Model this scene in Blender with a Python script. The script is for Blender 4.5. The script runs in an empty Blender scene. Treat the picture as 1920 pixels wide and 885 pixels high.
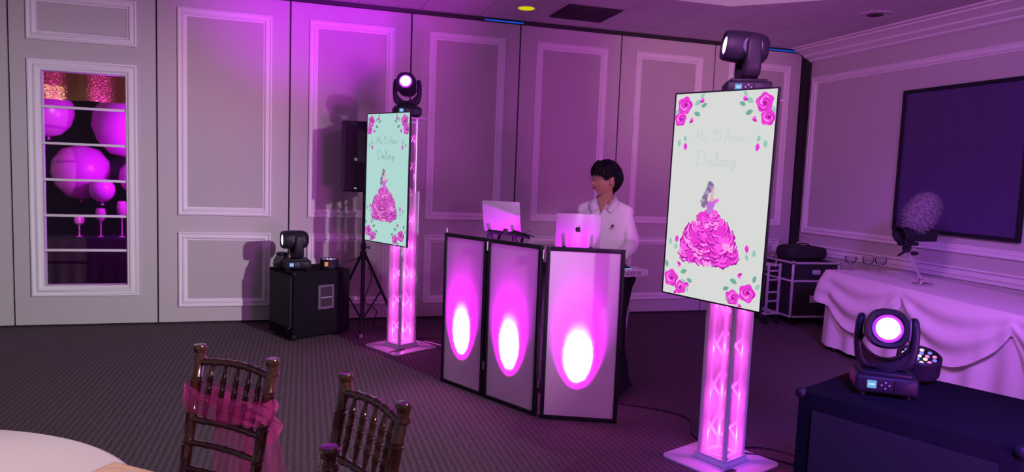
import bpy, bmesh, math, random
from mathutils import Vector, Matrix, noise, Euler
random.seed(7)
R = math.radians
S = bpy.context.scene
COL = S.collection

# ------------------------------------------------------------------ camera
cam_d = bpy.data.cameras.new('camera'); cam = bpy.data.objects.new('camera', cam_d); COL.objects.link(cam)
cam_d.sensor_width = 36; cam_d.lens = 36 * 1302 / 1920; cam_d.clip_start = 0.05
YAW, PITCH, ROLL = R(16.8), R(-5.05), R(2.2)
fw = Vector((math.sin(YAW)*math.cos(PITCH), math.cos(YAW)*math.cos(PITCH), math.sin(PITCH)))
r0 = Vector((math.cos(YAW), -math.sin(YAW), 0)); u0 = r0.cross(fw)
rr = r0*math.cos(ROLL) + u0*math.sin(ROLL); uu = u0*math.cos(ROLL) - r0*math.sin(ROLL)
M = Matrix((rr, uu, -fw)).transposed().to_4x4(); M.translation = Vector((0, 0, 1.55))
cam.matrix_world = M
S.camera = cam

# ------------------------------------------------------------------ world, exposure
w = bpy.data.worlds.new('world'); S.world = w; w.use_nodes = True
w.node_tree.nodes['Background'].inputs[0].default_value = (0.62, 0.50, 0.68, 1)
w.node_tree.nodes['Background'].inputs[1].default_value = 0.30
S.view_settings.view_transform = 'Standard'; S.view_settings.look = 'None'
S.view_settings.exposure = 0; S.view_settings.gamma = 1; S.view_settings.use_curve_mapping = False

# ------------------------------------------------------------------ room lamps, with added fills
def light(name, kind, loc, color, power, target=None, size=0.1, angle=None, blend=0.5, size_y=None):
    d = bpy.data.lights.new(name, kind); d.color = color; d.energy = power
    if kind == 'AREA':
        d.size = size
        if size_y: d.shape = 'RECTANGLE'; d.size_y = size_y
    else: d.shadow_soft_size = size
    if kind == 'SPOT': d.spot_size = R(angle); d.spot_blend = blend
    o = bpy.data.objects.new(name, d); COL.objects.link(o); o.location = loc
    if target is not None:
        o.rotation_euler = (Vector(target) - Vector(loc)).to_track_quat('-Z', 'Y').to_euler()
    return o
# white stage lamp behind and right of the camera: throws the shadows seen on the back wall
light('stage_lamp', 'SPOT', (3.6, -0.9, 2.87), (0.96, 0.91, 1.0), 1950, (-2.5, 7.2, 0.2), 0.05, 40, 1.0)
light('purple_wash_lamp', 'SPOT', (3.55, -0.95, 2.92), (0.50, 0.0, 1.0), 3300, (0.05, 7.2, 3.3), 0.05, 16, 1.0)
light('pale_wash_lamp', 'SPOT', (3.65, -0.95, 2.80), (1.0, 0.45, 1.0), 150, (0.4, 7.2, 1.5), 0.05, 28, 1.0)
light('magenta_wash_lamp', 'SPOT', (1.6, 1.2, 2.95), (0.66, 0.05, 1.0), 105, (1.3, 7.2, 1.9), 0.2, 90, 1.0)
light('warm_wash_lamp', 'SPOT', (2.6, 1.0, 2.9), (1.0, 0.70, 0.40), 240, (4.25, 7.2, 2.65), 0.1, 26, 1.0)
light('pink_wash_lamp', 'SPOT', (0.9, 1.0, 2.9), (1.0, 0.28, 0.25), 200, (-0.50, 7.2, 2.45), 0.1, 18, 1.0)
light('added_person_fill', 'SPOT', (0.6, -0.6, 2.8), (1.0, 0.72, 0.92), 260, (2.2, 4.9, 1.25), 0.1, 11, 0.8)  # unseen spot, added to brighten the person's shirt
light('room_fill_lamp', 'AREA', (1.5, 0.4, 3.1), (0.95, 0.60, 0.98), 34, (1.5, 2.5, 0), 2.5)
light('added_ceiling_fill', 'SPOT', (2.4, -0.6, 0.9), (0.95, 0.12, 1.0), 620, (2.2, 5.6, 3.17), 0.4, 75, 1.0)  # unseen upward spot, added because the ceiling came out too dark
light('added_ceiling_purple', 'SPOT', (0.6, 4.0, 1.2), (0.75, 0.0, 1.0), 240, (0.4, 6.7, 3.17), 0.1, 50, 1.0)  # added in mid-air without a fixture, turns the left ceiling purple
light('added_right_wall_fill', 'SPOT', (1.0, 1.6, 2.9), (0.95, 0.32, 1.0), 330, (5.8, 5.6, 1.4), 0.3, 70, 1.0)  # added fill with no fixture, lifts the right wall
light('added_violet_wall_fill', 'SPOT', (2.75, 1.5, 2.5), (0.30, 0.05, 1.0), 150, (5.8, 4.7, 1.9), 0.2, 40, 1.0)  # made-up spot that throws violet on the wall board
light('added_violet_floor_fill', 'SPOT', (2.75, 1.5, 2.5), (0.40, 0.10, 1.0), 80, (3.4, 4.3, 0.0), 0.2, 60, 1.0)  # unseen fill, added for a bluer carpet on the right
light('added_table_fill', 'SPOT', (-1.0, 1.5, 3.1), (1.0, 0.80, 0.76), 150, (-0.85, 1.75, 0.75), 0.08, 34, 0.7)  # no fixture here: added warm light for the white tablecloth
light('booth_wash_lamp', 'SPOT', (1.9, 1.0, 2.9), (0.95, 0.10, 1.0), 40, (1.5, 4.4, 0.4), 0.2, 60, 1.0)

# ------------------------------------------------------------------ materials
def mat(name, col, rough=0.6, metal=0.0, emit=None, strength=1.0, alpha=None, spec=0.5, bump=None, coat=0, trans=0.0):
    m = bpy.data.materials.new(name); m.use_nodes = True
    b = m.node_tree.nodes['Principled BSDF']
    b.inputs['Base Color'].default_value = (*col, 1); b.inputs['Roughness'].default_value = rough
    b.inputs['Metallic'].default_value = metal; b.inputs['Specular IOR Level'].default_value = spec
    b.inputs['Coat Weight'].default_value = coat; b.inputs['Transmission Weight'].default_value = trans
    if emit: b.inputs['Emission Color'].default_value = (*emit, 1); b.inputs['Emission Strength'].default_value = strength
    if alpha is not None: b.inputs['Alpha'].default_value = alpha
    if bump:
        nt = m.node_tree; n = nt.nodes.new('ShaderNodeTexNoise'); n.inputs['Scale'].default_value = bump[0]; n.inputs['Detail'].default_value = 3
        tc = nt.nodes.new('ShaderNodeTexCoord'); nt.links.new(tc.outputs['Object'], n.inputs['Vector'])
        bp = nt.nodes.new('ShaderNodeBump'); bp.inputs['Strength'].default_value = bump[1]; bp.inputs['Distance'].default_value = 0.01
        nt.links.new(n.outputs['Fac'], bp.inputs['Height']); nt.links.new(bp.outputs['Normal'], b.inputs['Normal'])
    return m
def flat_emit(name, col):
    m = bpy.data.materials.new(name); m.use_nodes = True; nt = m.node_tree; nt.nodes.clear()
    e = nt.nodes.new('ShaderNodeEmission'); e.inputs[0].default_value = (*col, 1); o = nt.nodes.new('ShaderNodeOutputMaterial')
    nt.links.new(e.outputs[0], o.inputs[0]); return m
def scrim(name, col, transp, transl):
    m = bpy.data.materials.new(name); m.use_nodes = True; nt = m.node_tree; nt.nodes.clear(); N = nt.nodes.new; L = nt.links.new
    d = N('ShaderNodeBsdfDiffuse'); d.inputs[0].default_value = (*col, 1)
    t = N('ShaderNodeBsdfTranslucent'); t.inputs[0].default_value = (*col, 1)
    p = N('ShaderNodeBsdfTransparent'); a = N('ShaderNodeMixShader'); a.inputs[0].default_value = transl
    b = N('ShaderNodeMixShader'); b.inputs[0].default_value = transp; o = N('ShaderNodeOutputMaterial')
    L(d.outputs[0], a.inputs[1]); L(t.outputs[0], a.inputs[2]); L(a.outputs[0], b.inputs[1]); L(p.outputs[0], b.inputs[2]); L(b.outputs[0], o.inputs[0])
    return m
def srgb(r, g, b): return tuple(((c/255)/12.92 if c/255 < 0.04045 else ((c/255+0.055)/1.055)**2.4) for c in (r, g, b))

m_wall = mat('wall_fabric', (0.50, 0.47, 0.46), 0.9, bump=(60, 0.08), spec=0.2)
m_wall2 = mat('wall_panel_fabric', (0.45, 0.42, 0.41), 0.95, bump=(90, 0.1), spec=0.1)
m_trim = mat('white_moulding_paint', (0.74, 0.70, 0.72), 0.55, spec=0.3)
m_gap = mat('black_seal', (0.012, 0.011, 0.013), 0.6)
m_black = mat('black_plastic', (0.014, 0.014, 0.020), 0.45, bump=(300, 0.03), spec=0.16)
m_black2 = mat('black_matt', (0.012, 0.011, 0.014), 0.75)
m_carpetbox = mat('black_box_carpet', (0.008, 0.007, 0.011), 0.95, bump=(400, 0.25), spec=0.1)
m_grey = mat('grey_plastic', (0.25, 0.26, 0.32), 0.4)
m_pivot = mat('slate_plastic', (0.10, 0.11, 0.15), 0.5)
m_chrome = mat('chrome', (0.75, 0.75, 0.78), 0.18, 1.0)
m_alu = mat('aluminium', (0.80, 0.80, 0.83), 0.35, 0.6)
m_baseplate = mat('white_powder_coat', (0.60, 0.56, 0.62), 0.35)
m_scrim = scrim('white_stretch_scrim', (0.86, 0.82, 0.84), 0.0, 0.5)
m_sleeve = scrim('frosted_sleeve', (0.66, 0.62, 0.66), 0.52, 0.6)
m_edge = scrim('white_sleeve_edge', (0.82, 0.80, 0.84), 0.0, 0.25)
m_blue = flat_emit('blue_display_glow', srgb(110, 170, 235))
m_blue_d = flat_emit('pale_display_glow', srgb(200, 225, 245))
m_blueled = flat_emit('blue_led_glow', srgb(20, 90, 235))
m_lens_core = flat_emit('lens_glow', (2.2, 1.7, 2.2))
m_lens_ring = mat('lens_purple_glass', (0.25, 0.03, 0.5), 0.1, emit=(0.45, 0.05, 0.75), strength=0.9)
m_led_w = flat_emit('white_led_glow', (1.0, 0.85, 0.9)); m_led_p = flat_emit('pink_led_glow', (1.0, 0.25, 0.7)); m_led_b = flat_emit('violet_led_glow', (0.3, 0.25, 1.0))
m_laptop = mat('silver_laptop_shell', (0.42, 0.40, 0.44), 0.45, 0.2)
m_logo = mat('dark_mirror_logo', (0.02, 0.015, 0.02), 0.15)
m_wood = mat('mahogany_lacquer', (0.055, 0.014, 0.008), 0.14, coat=0.7)
m_seat = mat('ivory_seat_pad', (0.55, 0.50, 0.45), 0.8)
m_cloth = mat('white_table_linen', (0.78, 0.73, 0.74), 0.85, bump=(200, 0.05))
m_satin = mat('champagne_satin', (0.82, 0.55, 0.36), 0.30, spec=0.6)
m_skin = mat('skin', (0.42, 0.21, 0.14), 0.55)
m_lip = mat('lip_skin', (0.30, 0.09, 0.08), 0.45)
m_hair = mat('black_hair', (0.006, 0.005, 0.008), 0.6, spec=0.15)
m_shirt = mat('white_cotton', (0.74, 0.70, 0.74), 0.8)
m_trouser = mat('black_trousers', (0.01, 0.01, 0.012), 0.8)
m_shoe = mat('black_leather', (0.012, 0.011, 0.011), 0.3)
m_glassf = mat('metal_spectacle_frame', (0.35, 0.28, 0.28), 0.3, 0.8)
m_spandex = mat('black_stretch_fabric', (0.010, 0.009, 0.013), 0.85, spec=0.2)
m_white = mat('white_plastic', (0.75, 0.72, 0.76), 0.45)
m_ink = mat('dark_print', (0.03, 0.02, 0.04), 0.6)
m_rubber = mat('black_rubber', (0.01, 0.01, 0.011), 0.5)
m_amber = mat('amber_sticker', (0.75, 0.33, 0.05), 0.5)
m_sash = scrim('pink_organza', (1.0, 0.08, 0.45), 0.58, 0.45)
m_vent = mat('dark_vent', (0.03, 0.02, 0.03), 0.7)
m_yellow = flat_emit('yellow_lamp_glow', srgb(214, 200, 10))
m_fur = mat('grey_fur', (0.17, 0.15, 0.18), 0.95, bump=(60, 0.6), spec=0.1)
def thin_glass(name, tint, a):
    m = bpy.data.materials.new(name); m.use_nodes = True; nt = m.node_tree; nt.nodes.clear(); N = nt.nodes.new; L = nt.links.new
    g = N('ShaderNodeBsdfGlossy'); g.inputs['Roughness'].default_value = 0.03; g.inputs[0].default_value = (1, 1, 1, 1)
    p = N('ShaderNodeBsdfTransparent'); p.inputs[0].default_value = (*tint, 1)
    f = N('ShaderNodeLayerWeight'); f.inputs[0].default_value = a
    x = N('ShaderNodeMixShader'); o = N('ShaderNodeOutputMaterial')
    L(f.outputs['Fresnel'], x.inputs[0]); L(p.outputs[0], x.inputs[1]); L(g.outputs[0], x.inputs[2]); L(x.outputs[0], o.inputs[0]); return m
m_glass = thin_glass('clear_glass', (0.93, 0.93, 0.95), 0.12)
m_wine = thin_glass('drinking_glass', (0.93, 0.92, 0.95), 0.15)

def carpet_material():
    m = bpy.data.materials.new('patterned_carpet'); m.use_nodes = True; nt = m.node_tree; N = nt.nodes.new; L = nt.links.new
    b = nt.nodes['Principled BSDF']; b.inputs['Roughness'].default_value = 0.95; b.inputs['Specular IOR Level'].default_value = 0.1
    tc = N('ShaderNodeTexCoord'); mp = N('ShaderNodeMapping'); mp.inputs['Rotation'].default_value = (0, 0, 0); L(tc.outputs['Object'], mp.inputs[0])
    wv = N('ShaderNodeTexWave'); wv.wave_type = 'BANDS'; wv.bands_direction = 'X'; wv.inputs['Scale'].default_value = 8.5; wv.inputs['Distortion'].default_value = 2.2
    wv.inputs['Detail'].default_value = 2; wv.inputs['Detail Scale'].default_value = 3; L(mp.outputs[0], wv.inputs[0])
    w2 = N('ShaderNodeTexWave'); w2.wave_type = 'BANDS'; w2.bands_direction = 'Y'; w2.inputs['Scale'].default_value = 6; w2.inputs['Distortion'].default_value = 3
    w2.inputs['Detail'].default_value = 2; L(mp.outputs[0], w2.inputs[0])
    nz = N('ShaderNodeTexNoise'); nz.inputs['Scale'].default_value = 90; nz.inputs['Detail'].default_value = 2; L(mp.outputs[0], nz.inputs[0])
    a1 = N('ShaderNodeMath'); a1.operation = 'MULTIPLY'; L(wv.outputs['Fac'], a1.inputs[0]); a1.inputs[1].default_value = 0.6
    a2 = N('ShaderNodeMath'); a2.operation = 'MULTIPLY_ADD'; L(w2.outputs['Fac'], a2.inputs[0]); a2.inputs[1].default_value = 0.10; L(a1.outputs[0], a2.inputs[2])
    a3 = N('ShaderNodeMath'); a3.operation = 'MULTIPLY_ADD'; L(nz.outputs['Fac'], a3.inputs[0]); a3.inputs[1].default_value = 0.55; L(a2.outputs[0], a3.inputs[2])
    cr = N('ShaderNodeValToRGB'); cr.color_ramp.elements[0].position = 0.15; cr.color_ramp.elements[0].color = (0.062, 0.047, 0.050, 1)
    cr.color_ramp.elements[1].position = 0.95; cr.color_ramp.elements[1].color = (0.120, 0.094, 0.100, 1)
    L(a3.outputs[0], cr.inputs[0]); L(cr.outputs[0], b.inputs['Base Color'])
    bp = N('ShaderNodeBump'); bp.inputs['Strength'].default_value = 0.4; bp.inputs['Distance'].default_value = 0.004; L(a3.outputs[0], bp.inputs['Height']); L(bp.outputs[0], b.inputs['Normal'])
    return m
m_carpet = carpet_material()
def ceiling_material():
    m = bpy.data.materials.new('ceiling_tiles'); m.use_nodes = True; nt = m.node_tree; N = nt.nodes.new; L = nt.links.new
    b = nt.nodes['Principled BSDF']; b.inputs['Roughness'].default_value = 0.95
    tc = N('ShaderNodeTexCoord'); mp = N('ShaderNodeMapping'); mp.inputs['Location'].default_value = (-1.72, -6.26, 0); L(tc.outputs['Object'], mp.inputs[0])
    br = N('ShaderNodeTexBrick'); br.offset = 0; br.inputs['Scale'].default_value = 1; br.inputs['Brick Width'].default_value = 0.61; br.inputs['Row Height'].default_value = 0.61
    br.inputs['Mortar Size'].default_value = 0.006; br.inputs['Mortar Smooth'].default_value = 0.3
    br.inputs['Color1'].default_value = (0.60, 0.58, 0.60, 1); br.inputs['Color2'].default_value = (0.56, 0.54, 0.56, 1); br.inputs['Mortar'].default_value = (0.34, 0.32, 0.34, 1)
    L(mp.outputs[0], br.inputs[0]); L(br.outputs[0], b.inputs['Base Color']); return m
m_ceiling = ceiling_material()

# ------------------------------------------------------------------ mesh helpers
I4 = Matrix.Identity(4)
def T(x, y, z): return Matrix.Translation((x, y, z))
def RX(a): return Matrix.Rotation(a, 4, 'X')
def RY(a): return Matrix.Rotation(a, 4, 'Y')
def RZ(a): return Matrix.Rotation(a, 4, 'Z')
class MB:
    def __init__(s, smooth=True): s.bm = bmesh.new(); s.smooth = smooth; s.sharp = 40
    def box(s, c, d, mx=I4, bev=0, mi=0, seg=2):
        r = bmesh.ops.create_cube(s.bm, size=1); vs = r['verts']
        for v in vs: v.co = Vector((v.co.x*d[0], v.co.y*d[1], v.co.z*d[2]))
        fs = set(f for v in vs for f in v.link_faces)
        if bev > 0:
            es = list(set(e for v in vs for e in v.link_edges))
            q = bmesh.ops.bevel(s.bm, geom=es, offset=bev, segments=seg, affect='EDGES', profile=0.5)
            vs = list(set(q['verts']) | set(v for v in vs if v.is_valid)); fs = set(f for v in vs for f in v.link_faces)
        for v in vs: v.co = mx @ (v.co + Vector(c))
        for f in fs: f.material_index = mi
        return s
    def ring(s, pts): return [s.bm.verts.new(p) for p in pts]
    def skin(s, rings, mi=0, closed=True, cap0=True, cap1=True):
        n = len(rings[0])
        for a, b in zip(rings, rings[1:]):
            for i in range(n if closed else n-1):
                j = (i+1) % n
                f = s.bm.faces.new((a[i], a[j], b[j], b[i])); f.material_index = mi
        if cap0 and closed: f = s.bm.faces.new(rings[0][::-1]); f.material_index = mi
        if cap1 and closed: f = s.bm.faces.new(rings[-1]); f.material_index = mi
        return s
    def lathe(s, prof, mx=I4, seg=24, mi=0, cap=True, sq=None):
        rings = []
        for r_, z in prof:
            r_ = max(r_, 1e-4); pts = []
            for i in range(seg):
                a = 2*math.pi*i/seg; x, y = math.cos(a), math.sin(a)
                if sq: k = (abs(x)**sq+abs(y)**sq)**(-1/sq); x *= k; y *= k
                pts.append(mx @ Vector((r_*x, r_*y, z)))
            rings.append(s.ring(pts))
        return s.skin(rings, mi, True, cap, cap)
    def cyl(s, p0, p1, r0, r1=None, seg=12, mi=0, mx=I4):
        p0 = Vector(p0); p1 = Vector(p1); r1 = r0 if r1 is None else r1
        q = (p1-p0).to_track_quat('Z', 'Y').to_matrix().to_4x4(); q.translation = p0
        return s.lathe([(r0, 0), (r1, (p1-p0).length)], mx @ q, seg, mi)
    def tube(s, pts, r, seg=8, mi=0, mx=I4):
        pts = [Vector(p) for p in pts]; rings = []; up = None
        for i, p in enumerate(pts):
            t = (pts[min(i+1, len(pts)-1)] - pts[max(i-1, 0)]).normalized()
            if up is None: up = Vector((0, 0, 1)) if abs(t.z) < 0.9 else Vector((1, 0, 0))
            x = t.cross(up).normalized(); up = x.cross(t).normalized()
            rd = r[i] if isinstance(r, (list, tuple)) else r
            rings.append(s.ring([mx @ (p + (x*math.cos(2*math.pi*k/seg) + up*math.sin(2*math.pi*k/seg))*rd) for k in range(seg)]))
        return s.skin(rings, mi)
    def sphere(s, c, rad, mx=I4, seg=20, rings=12, mi=0):
        if not isinstance(rad, (tuple, list)): rad = (rad,)*3
        r = bmesh.ops.create_uvsphere(s.bm, u_segments=seg, v_segments=rings, radius=1)
        for v in r['verts']: v.co = mx @ (Vector((v.co.x*rad[0], v.co.y*rad[1], v.co.z*rad[2])) + Vector(c))
        for f in set(f for v in r['verts'] for f in v.link_faces): f.material_index = mi
        return s
    def prism(s, poly, z0, z1, mx=I4, mi=0):
        a = s.ring([mx @ Vector((x, y, z0)) for x, y in poly]); b = s.ring([mx @ Vector((x, y, z1)) for x, y in poly])
        return s.skin([a, b], mi)
    def poly(s, pts, mi=0):
        f = s.bm.faces.new(s.ring([Vector(p) for p in pts])); f.material_index = mi; return s
    def frame(s, x0, x1, z0, z1, prof, fn, mi=0):   # mitred rectangular moulding; prof: (inset, height)
        rings = []
        for o, h in prof:
            rings.append(s.ring([fn(x, z, h) for x, z in ((x0+o, z0+o), (x1-o, z0+o), (x1-o, z1-o), (x0+o, z1-o))]))
        return s.skin(rings, mi, True, False, False)
    def grid(s, fn, nu, nv, mi=0):
        vs = [[s.bm.verts.new(fn(i/nu, j/nv)) for j in range(nv+1)] for i in range(nu+1)]
        for i in range(nu):
            for j in range(nv):
                f = s.bm.faces.new((vs[i][j], vs[i+1][j], vs[i+1][j+1], vs[i][j+1])); f.material_index = mi
        return s
    def build(s, name, mats, parent=None, recalc=True):
        if recalc: bmesh.ops.recalc_face_normals(s.bm, faces=s.bm.faces[:])
        if s.smooth:
            for f in s.bm.faces: f.smooth = True
            for e in s.bm.edges:
                if len(e.link_faces) == 2 and e.calc_face_angle(0) > R(s.sharp): e.smooth = False
        me = bpy.data.meshes.new(name); s.bm.to_mesh(me); s.bm.free()
        for m in (mats if isinstance(mats, (list, tuple)) else [mats]): me.materials.append(m)
        o = bpy.data.objects.new(name, me); COL.objects.link(o)
        if parent: o.parent = parent
        return o
def tag(o, label=None, cat=None, group=None, kind=None):
    if label: o['label'] = label
    if cat: o['category'] = cat
    if group: o['group'] = group
    if kind: o['kind'] = kind
    return o
def thing(name, label, cat, loc=(0, 0, 0), rz=0, group=None):
    o = bpy.data.objects.new(name, None); COL.objects.link(o); o.location = loc; o.rotation_euler = (0, 0, rz)
    o.empty_display_size = 0.1
    return tag(o, label, cat, group)
def place(o, loc, rz=0): o.location = loc; o.rotation_euler = (0, 0, rz); return o
def copy_tree(o, parent=None):
    c = o.copy(); COL.objects.link(c)
    if parent: c.parent = parent
    for ch in [x for x in COL.objects if x.parent == o]: copy_tree(ch, c)
    return c
def mod(o, kind, name='m', **kw):
    m = o.modifiers.new(name, kind)
    for k, v in kw.items(): setattr(m, k, v)
    return m
def smooth_path(pts, n=8):
    P = [Vector(p) for p in pts]; out = []
    for i in range(len(P)-1):
        a = P[max(i-1, 0)]; b = P[i]; c = P[i+1]; d = P[min(i+2, len(P)-1)]
        for k in range(n):
            t = k/n; out.append(0.5*((2*b)+(c-a)*t+(2*a-5*b+4*c-d)*t*t+(3*b-a-3*c+d)*t**3))
    out.append(P[-1]); return out
def text_mesh(txt, size, mat_, name, parent, mx, depth=0.0005):
    cu = bpy.data.curves.new('t', 'FONT'); cu.body = txt; cu.size = size; cu.extrude = depth; cu.align_x = 'CENTER'
    to = bpy.data.objects.new('t', cu); COL.objects.link(to)
    dg = bpy.context.evaluated_depsgraph_get(); me = bpy.data.meshes.new_from_object(to.evaluated_get(dg))
    bpy.data.objects.remove(to); me.transform(mx); me.materials.clear(); me.materials.append(mat_)
    o = bpy.data.objects.new(name, me); COL.objects.link(o); o.parent = parent; return o

# ------------------------------------------------------------------ the room
YB, XR, ZC = 7.2, 5.82, 3.17
st = lambda o: tag(o, kind='structure')
b = MB(False); b.box((0.9, 2.4, -0.05), (9.9, 12.4, 0.1)); st(b.build('floor', m_carpet))
b = MB(False)
HOLE = [(-1.0, 5.85), (3.75, 5.73), (4.6, 4.96), (4.6, 1.0), (-1.0, 1.0)]
XL, X2, Y1, Y2 = -3.9, 5.9, -3.0, 7.34
cz = lambda L_: [(x, y, ZC) for x, y in L_]
b.poly(cz([(XL, Y2), (XL, 5.85), HOLE[0], HOLE[1], HOLE[2], (X2, 4.96), (X2, Y2)]))
b.poly(cz([HOLE[2], HOLE[3], (X2, 1.0), (X2, 4.96)])); b.poly(cz([(XL, 5.85), (XL, 1.0), HOLE[4], HOLE[0]])); b.poly(cz([(XL, 1.0), (XL, Y1), (X2, Y1), (X2, 1.0)]))
n = len(HOLE)
for i in range(n):
    p, q = HOLE[i], HOLE[(i+1) % n]; b.poly([(p[0], p[1], ZC), (q[0], q[1], ZC), (q[0], q[1], ZC+0.22), (p[0], p[1], ZC+0.22)], 1)
b.poly([(x, y, ZC+0.22) for x, y in HOLE], 1)
bmesh.ops.remove_doubles(b.bm, verts=b.bm.verts[:], dist=1e-4)
st(b.build('ceiling', [m_ceiling, mat('tray_paint', (0.40, 0.42, 0.42), 0.8)]))

PROF = [(0, 0.001), (0, 0.020), (0.010, 0.026), (0.020, 0.020), (0.024, 0.014), (0.036, 0.014), (0.040, 0.022), (0.052, 0.026), (0.062, 0.020), (0.066, 0.010), (0.078, 0.008), (0.080, 0.001)]
fb = lambda x, z, h: Vector((x, YB - h, z))
SEAMS = [-3.67, -2.49, -1.315, -0.14, 1.03, 2.185, 3.36, 4.55, 5.75]
for i in range(8):
    x0, x1 = SEAMS[i]+0.008, SEAMS[i+1]-0.008
    b = MB(False)
    if i == 1:       # the panel with the tall mirrored panes, built as a window
        wx0, wx1, wz0, wz1 = x0+0.255-0.02, -1.575, 0.384, 2.312
        for (a0, a1, c0, c1) in ((x0, x1, 0.02, wz0), (x0, x1, wz1, 3.13), (x0, wx0, wz0, wz1), (wx1, x1, wz0, wz1)):
            b.box(((a0+a1)/2, YB+0.04, (c0+c1)/2), (a1-a0, 0.08, c1-c0))
        wall = st(b.build('wall_back', m_wall))
        t = MB(); t.frame(wx0-0.1, wx1+0.1, 2.575, 2.985, PROF, fb); st(t.build('panel_moulding', m_trim, wall))
        t = MB(); P2 = [(o*1.2, h) for o, h in PROF] + [(0.1, -0.06)]
        t.frame(wx0-0.1, wx1+0.1, wz0-0.1, wz1+0.1, P2, fb)
        for z in (1.997, 1.673, 1.347, 1.022, 0.704): t.box(((wx0+wx1)/2, YB+0.03, z), (wx1-wx0+0.02, 0.04, 0.022), bev=0.004)
        wf = st(t.build('window_1', m_trim))
        g = MB(False); g.box(((wx0+wx1)/2, YB+0.045, (wz0+wz1)/2), (wx1-wx0+0.01, 0.004, wz1-wz0+0.01)); st(g.build('window_pane', m_glass, wf))
        continue
    b.box(((x0+x1)/2, YB+0.04, 1.575), (x1-x0, 0.08, 3.11))
    fx0, fx1 = x0+0.172, x1-0.158
    for z0, z1 in ((1.05, 2.975), (0.165, 0.888)): b.box(((fx0+fx1)/2, YB-0.001, (z0+z1)/2), (fx1-fx0-0.1, 0.004, z1-z0-0.1), mi=1)
    wall = st(b.build('wall_back', [m_wall, m_wall2]))
    for z0, z1 in ((1.05, 2.975), (0.165, 0.888)):
        t = MB(); t.frame(fx0, fx1, z0, z1, PROF, fb); st(t.build('panel_moulding', m_trim, wall))
for k, x in enumerate(SEAMS[1:8]):
    b = MB(False); b.box((x, YB+0.05, 1.58), (0.02, 0.06, 3.12)); st(b.build('trim_%d' % (10+k), m_gap))
b = MB(False); b.box(((-3.9+5.75)/2, YB+0.02, 3.15), (5.75+3.9, 0.10, 0.035)); b.box(((-3.9+5.75)/2, YB+0.05, 0.012), (9.6, 0.06, 0.02)); b.box((5.785, YB-0.02, 1.58), (0.07, 0.14, 3.14)); st(b.build('trim_1', m_gap))
b = MB(False)
b.box((XR+0.06, 2.2, 1.6), (0.12, 10.35, 3.2)); st(b.build('wall_right', m_wall))
# crown moulding, chair rail, picture frame moulding on the right wall
def rail(name, prof):
    b = MB(); rings = []
    for y in (YB-0.08, -2.9): rings.append(b.ring([Vector((XR-h, y, z)) for h, z in prof]))
    b.sharp = 25; b.skin(rings, 0, True); return st(b.build(name, m_trim))
rail('trim_2', [(0, 3.17), (0.30, 3.17), (0.30, 3.155), (0.25, 3.15), (0.25, 3.135), (0.19, 3.12), (0.15, 3.10), (0.13, 3.10), (0.12, 3.08), (0.08, 3.06), (0.05, 3.05), (0.05, 3.035), (0.02, 3.02), (0, 3.02)])
rail('trim_3', [(0, 0.86), (0.03, 0.86), (0.035, 0.845), (0.02, 0.83), (0.02, 0.80), (0.028, 0.795), (0.028, 0.785), (0.018, 0.78), (0.018, 0.745), (0, 0.745)])
fr = lambda y, z, h: Vector((XR - h, y, z))
b = MB(); b.frame(4.0, 7.06, 0.985, 2.84, PROF, fr); st(b.build('trim_4', m_trim))
b = MB(); b.frame(0.6, 3.7, 0.985, 2.84, PROF, fr); st(b.build('trim_5', m_trim))
# dark board on the right wall
t = thing('wall_board', 'large dark framed board hanging on right wall above white draped table', 'board', (XR-0.032, 5.02, 1.15))
b = MB(False); b.box((0.012, 0, 0.69), (0.03, 1.28, 1.38)); b.build('backing', mat('board_surface', (0.06, 0.03, 0.13), 0.5), t)
b = MB(); b.frame(-0.66, 0.66, -0.01, 1.39, [(0, -0.02), (0, 0.018), (0.03, 0.02), (0.035, 0.006)], lambda y, z, h: Vector((-h, y, z))); b.build('board_frame', m_black, t)
# ceiling fittings
def rfit(name, label, cat, x, y, fn): t = thing(name, label, cat, (x, y, ZC)); fn(t); return t
def vent(t):
    b = MB(False); b.box((0, 0, -0.006), (0.56, 0.56, 0.01)); b.build('vent_backing', m_vent, t)
    b = MB(False)
    for k in range(14): b.box((0, -0.24+k*0.037, -0.016), (0.54, 0.006, 0.012), T(0, 0, 0))
    b.build('louvre', m_vent, t)
rfit('ceiling_vent', 'square dark return air grille in ceiling beside yellow downlight', 'vent', 2.65, 6.56, vent)
def down(t):
    b = MB(); b.lathe([(0.085, 0), (0.10, -0.004), (0.10, -0.008), (0.082, -0.008)], T(0, 0, 0), 28); b.build('trim_ring', m_trim, t)
    b = MB(); b.lathe([(0.08, -0.009), (0.078, -0.011)], I4, 28); b.build('lamp_lens', m_yellow, t)
rfit('downlight', 'round yellow glowing recessed downlight in purple lit ceiling', 'ceiling light', 2.05, 6.6, down)
def diff(t):
    b = MB(); b.lathe([(0.16, -0.001), (0.16, -0.006), (0.12, -0.012), (0.11, -0.006)], I4, 28); b.build('outer_ring', m_ceiling, t)
    b = MB(); b.lathe([(0.075, -0.004), (0.07, -0.010)], I4, 24); b.build('grille', m_vent, t)
rfit('ceiling_diffuser', 'small round ceiling vent near right wall crown moulding', 'vent', 5.10, 5.42, diff)
# blue light strips showing in the track slot
for k, (x0, x1, z) in enumerate(((1.78, 2.20, 3.142), (5.25, 5.62, 3.142))):
    b = MB(False); b.box(((x0+x1)/2, YB-0.034, z), (x1-x0, 0.006, 0.010))
    tag(b.build('light_strip', m_blueled), ['blue light strip in ceiling track above middle wall panels', 'short blue light strip in ceiling track near right corner'][k], 'light strip')

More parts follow.
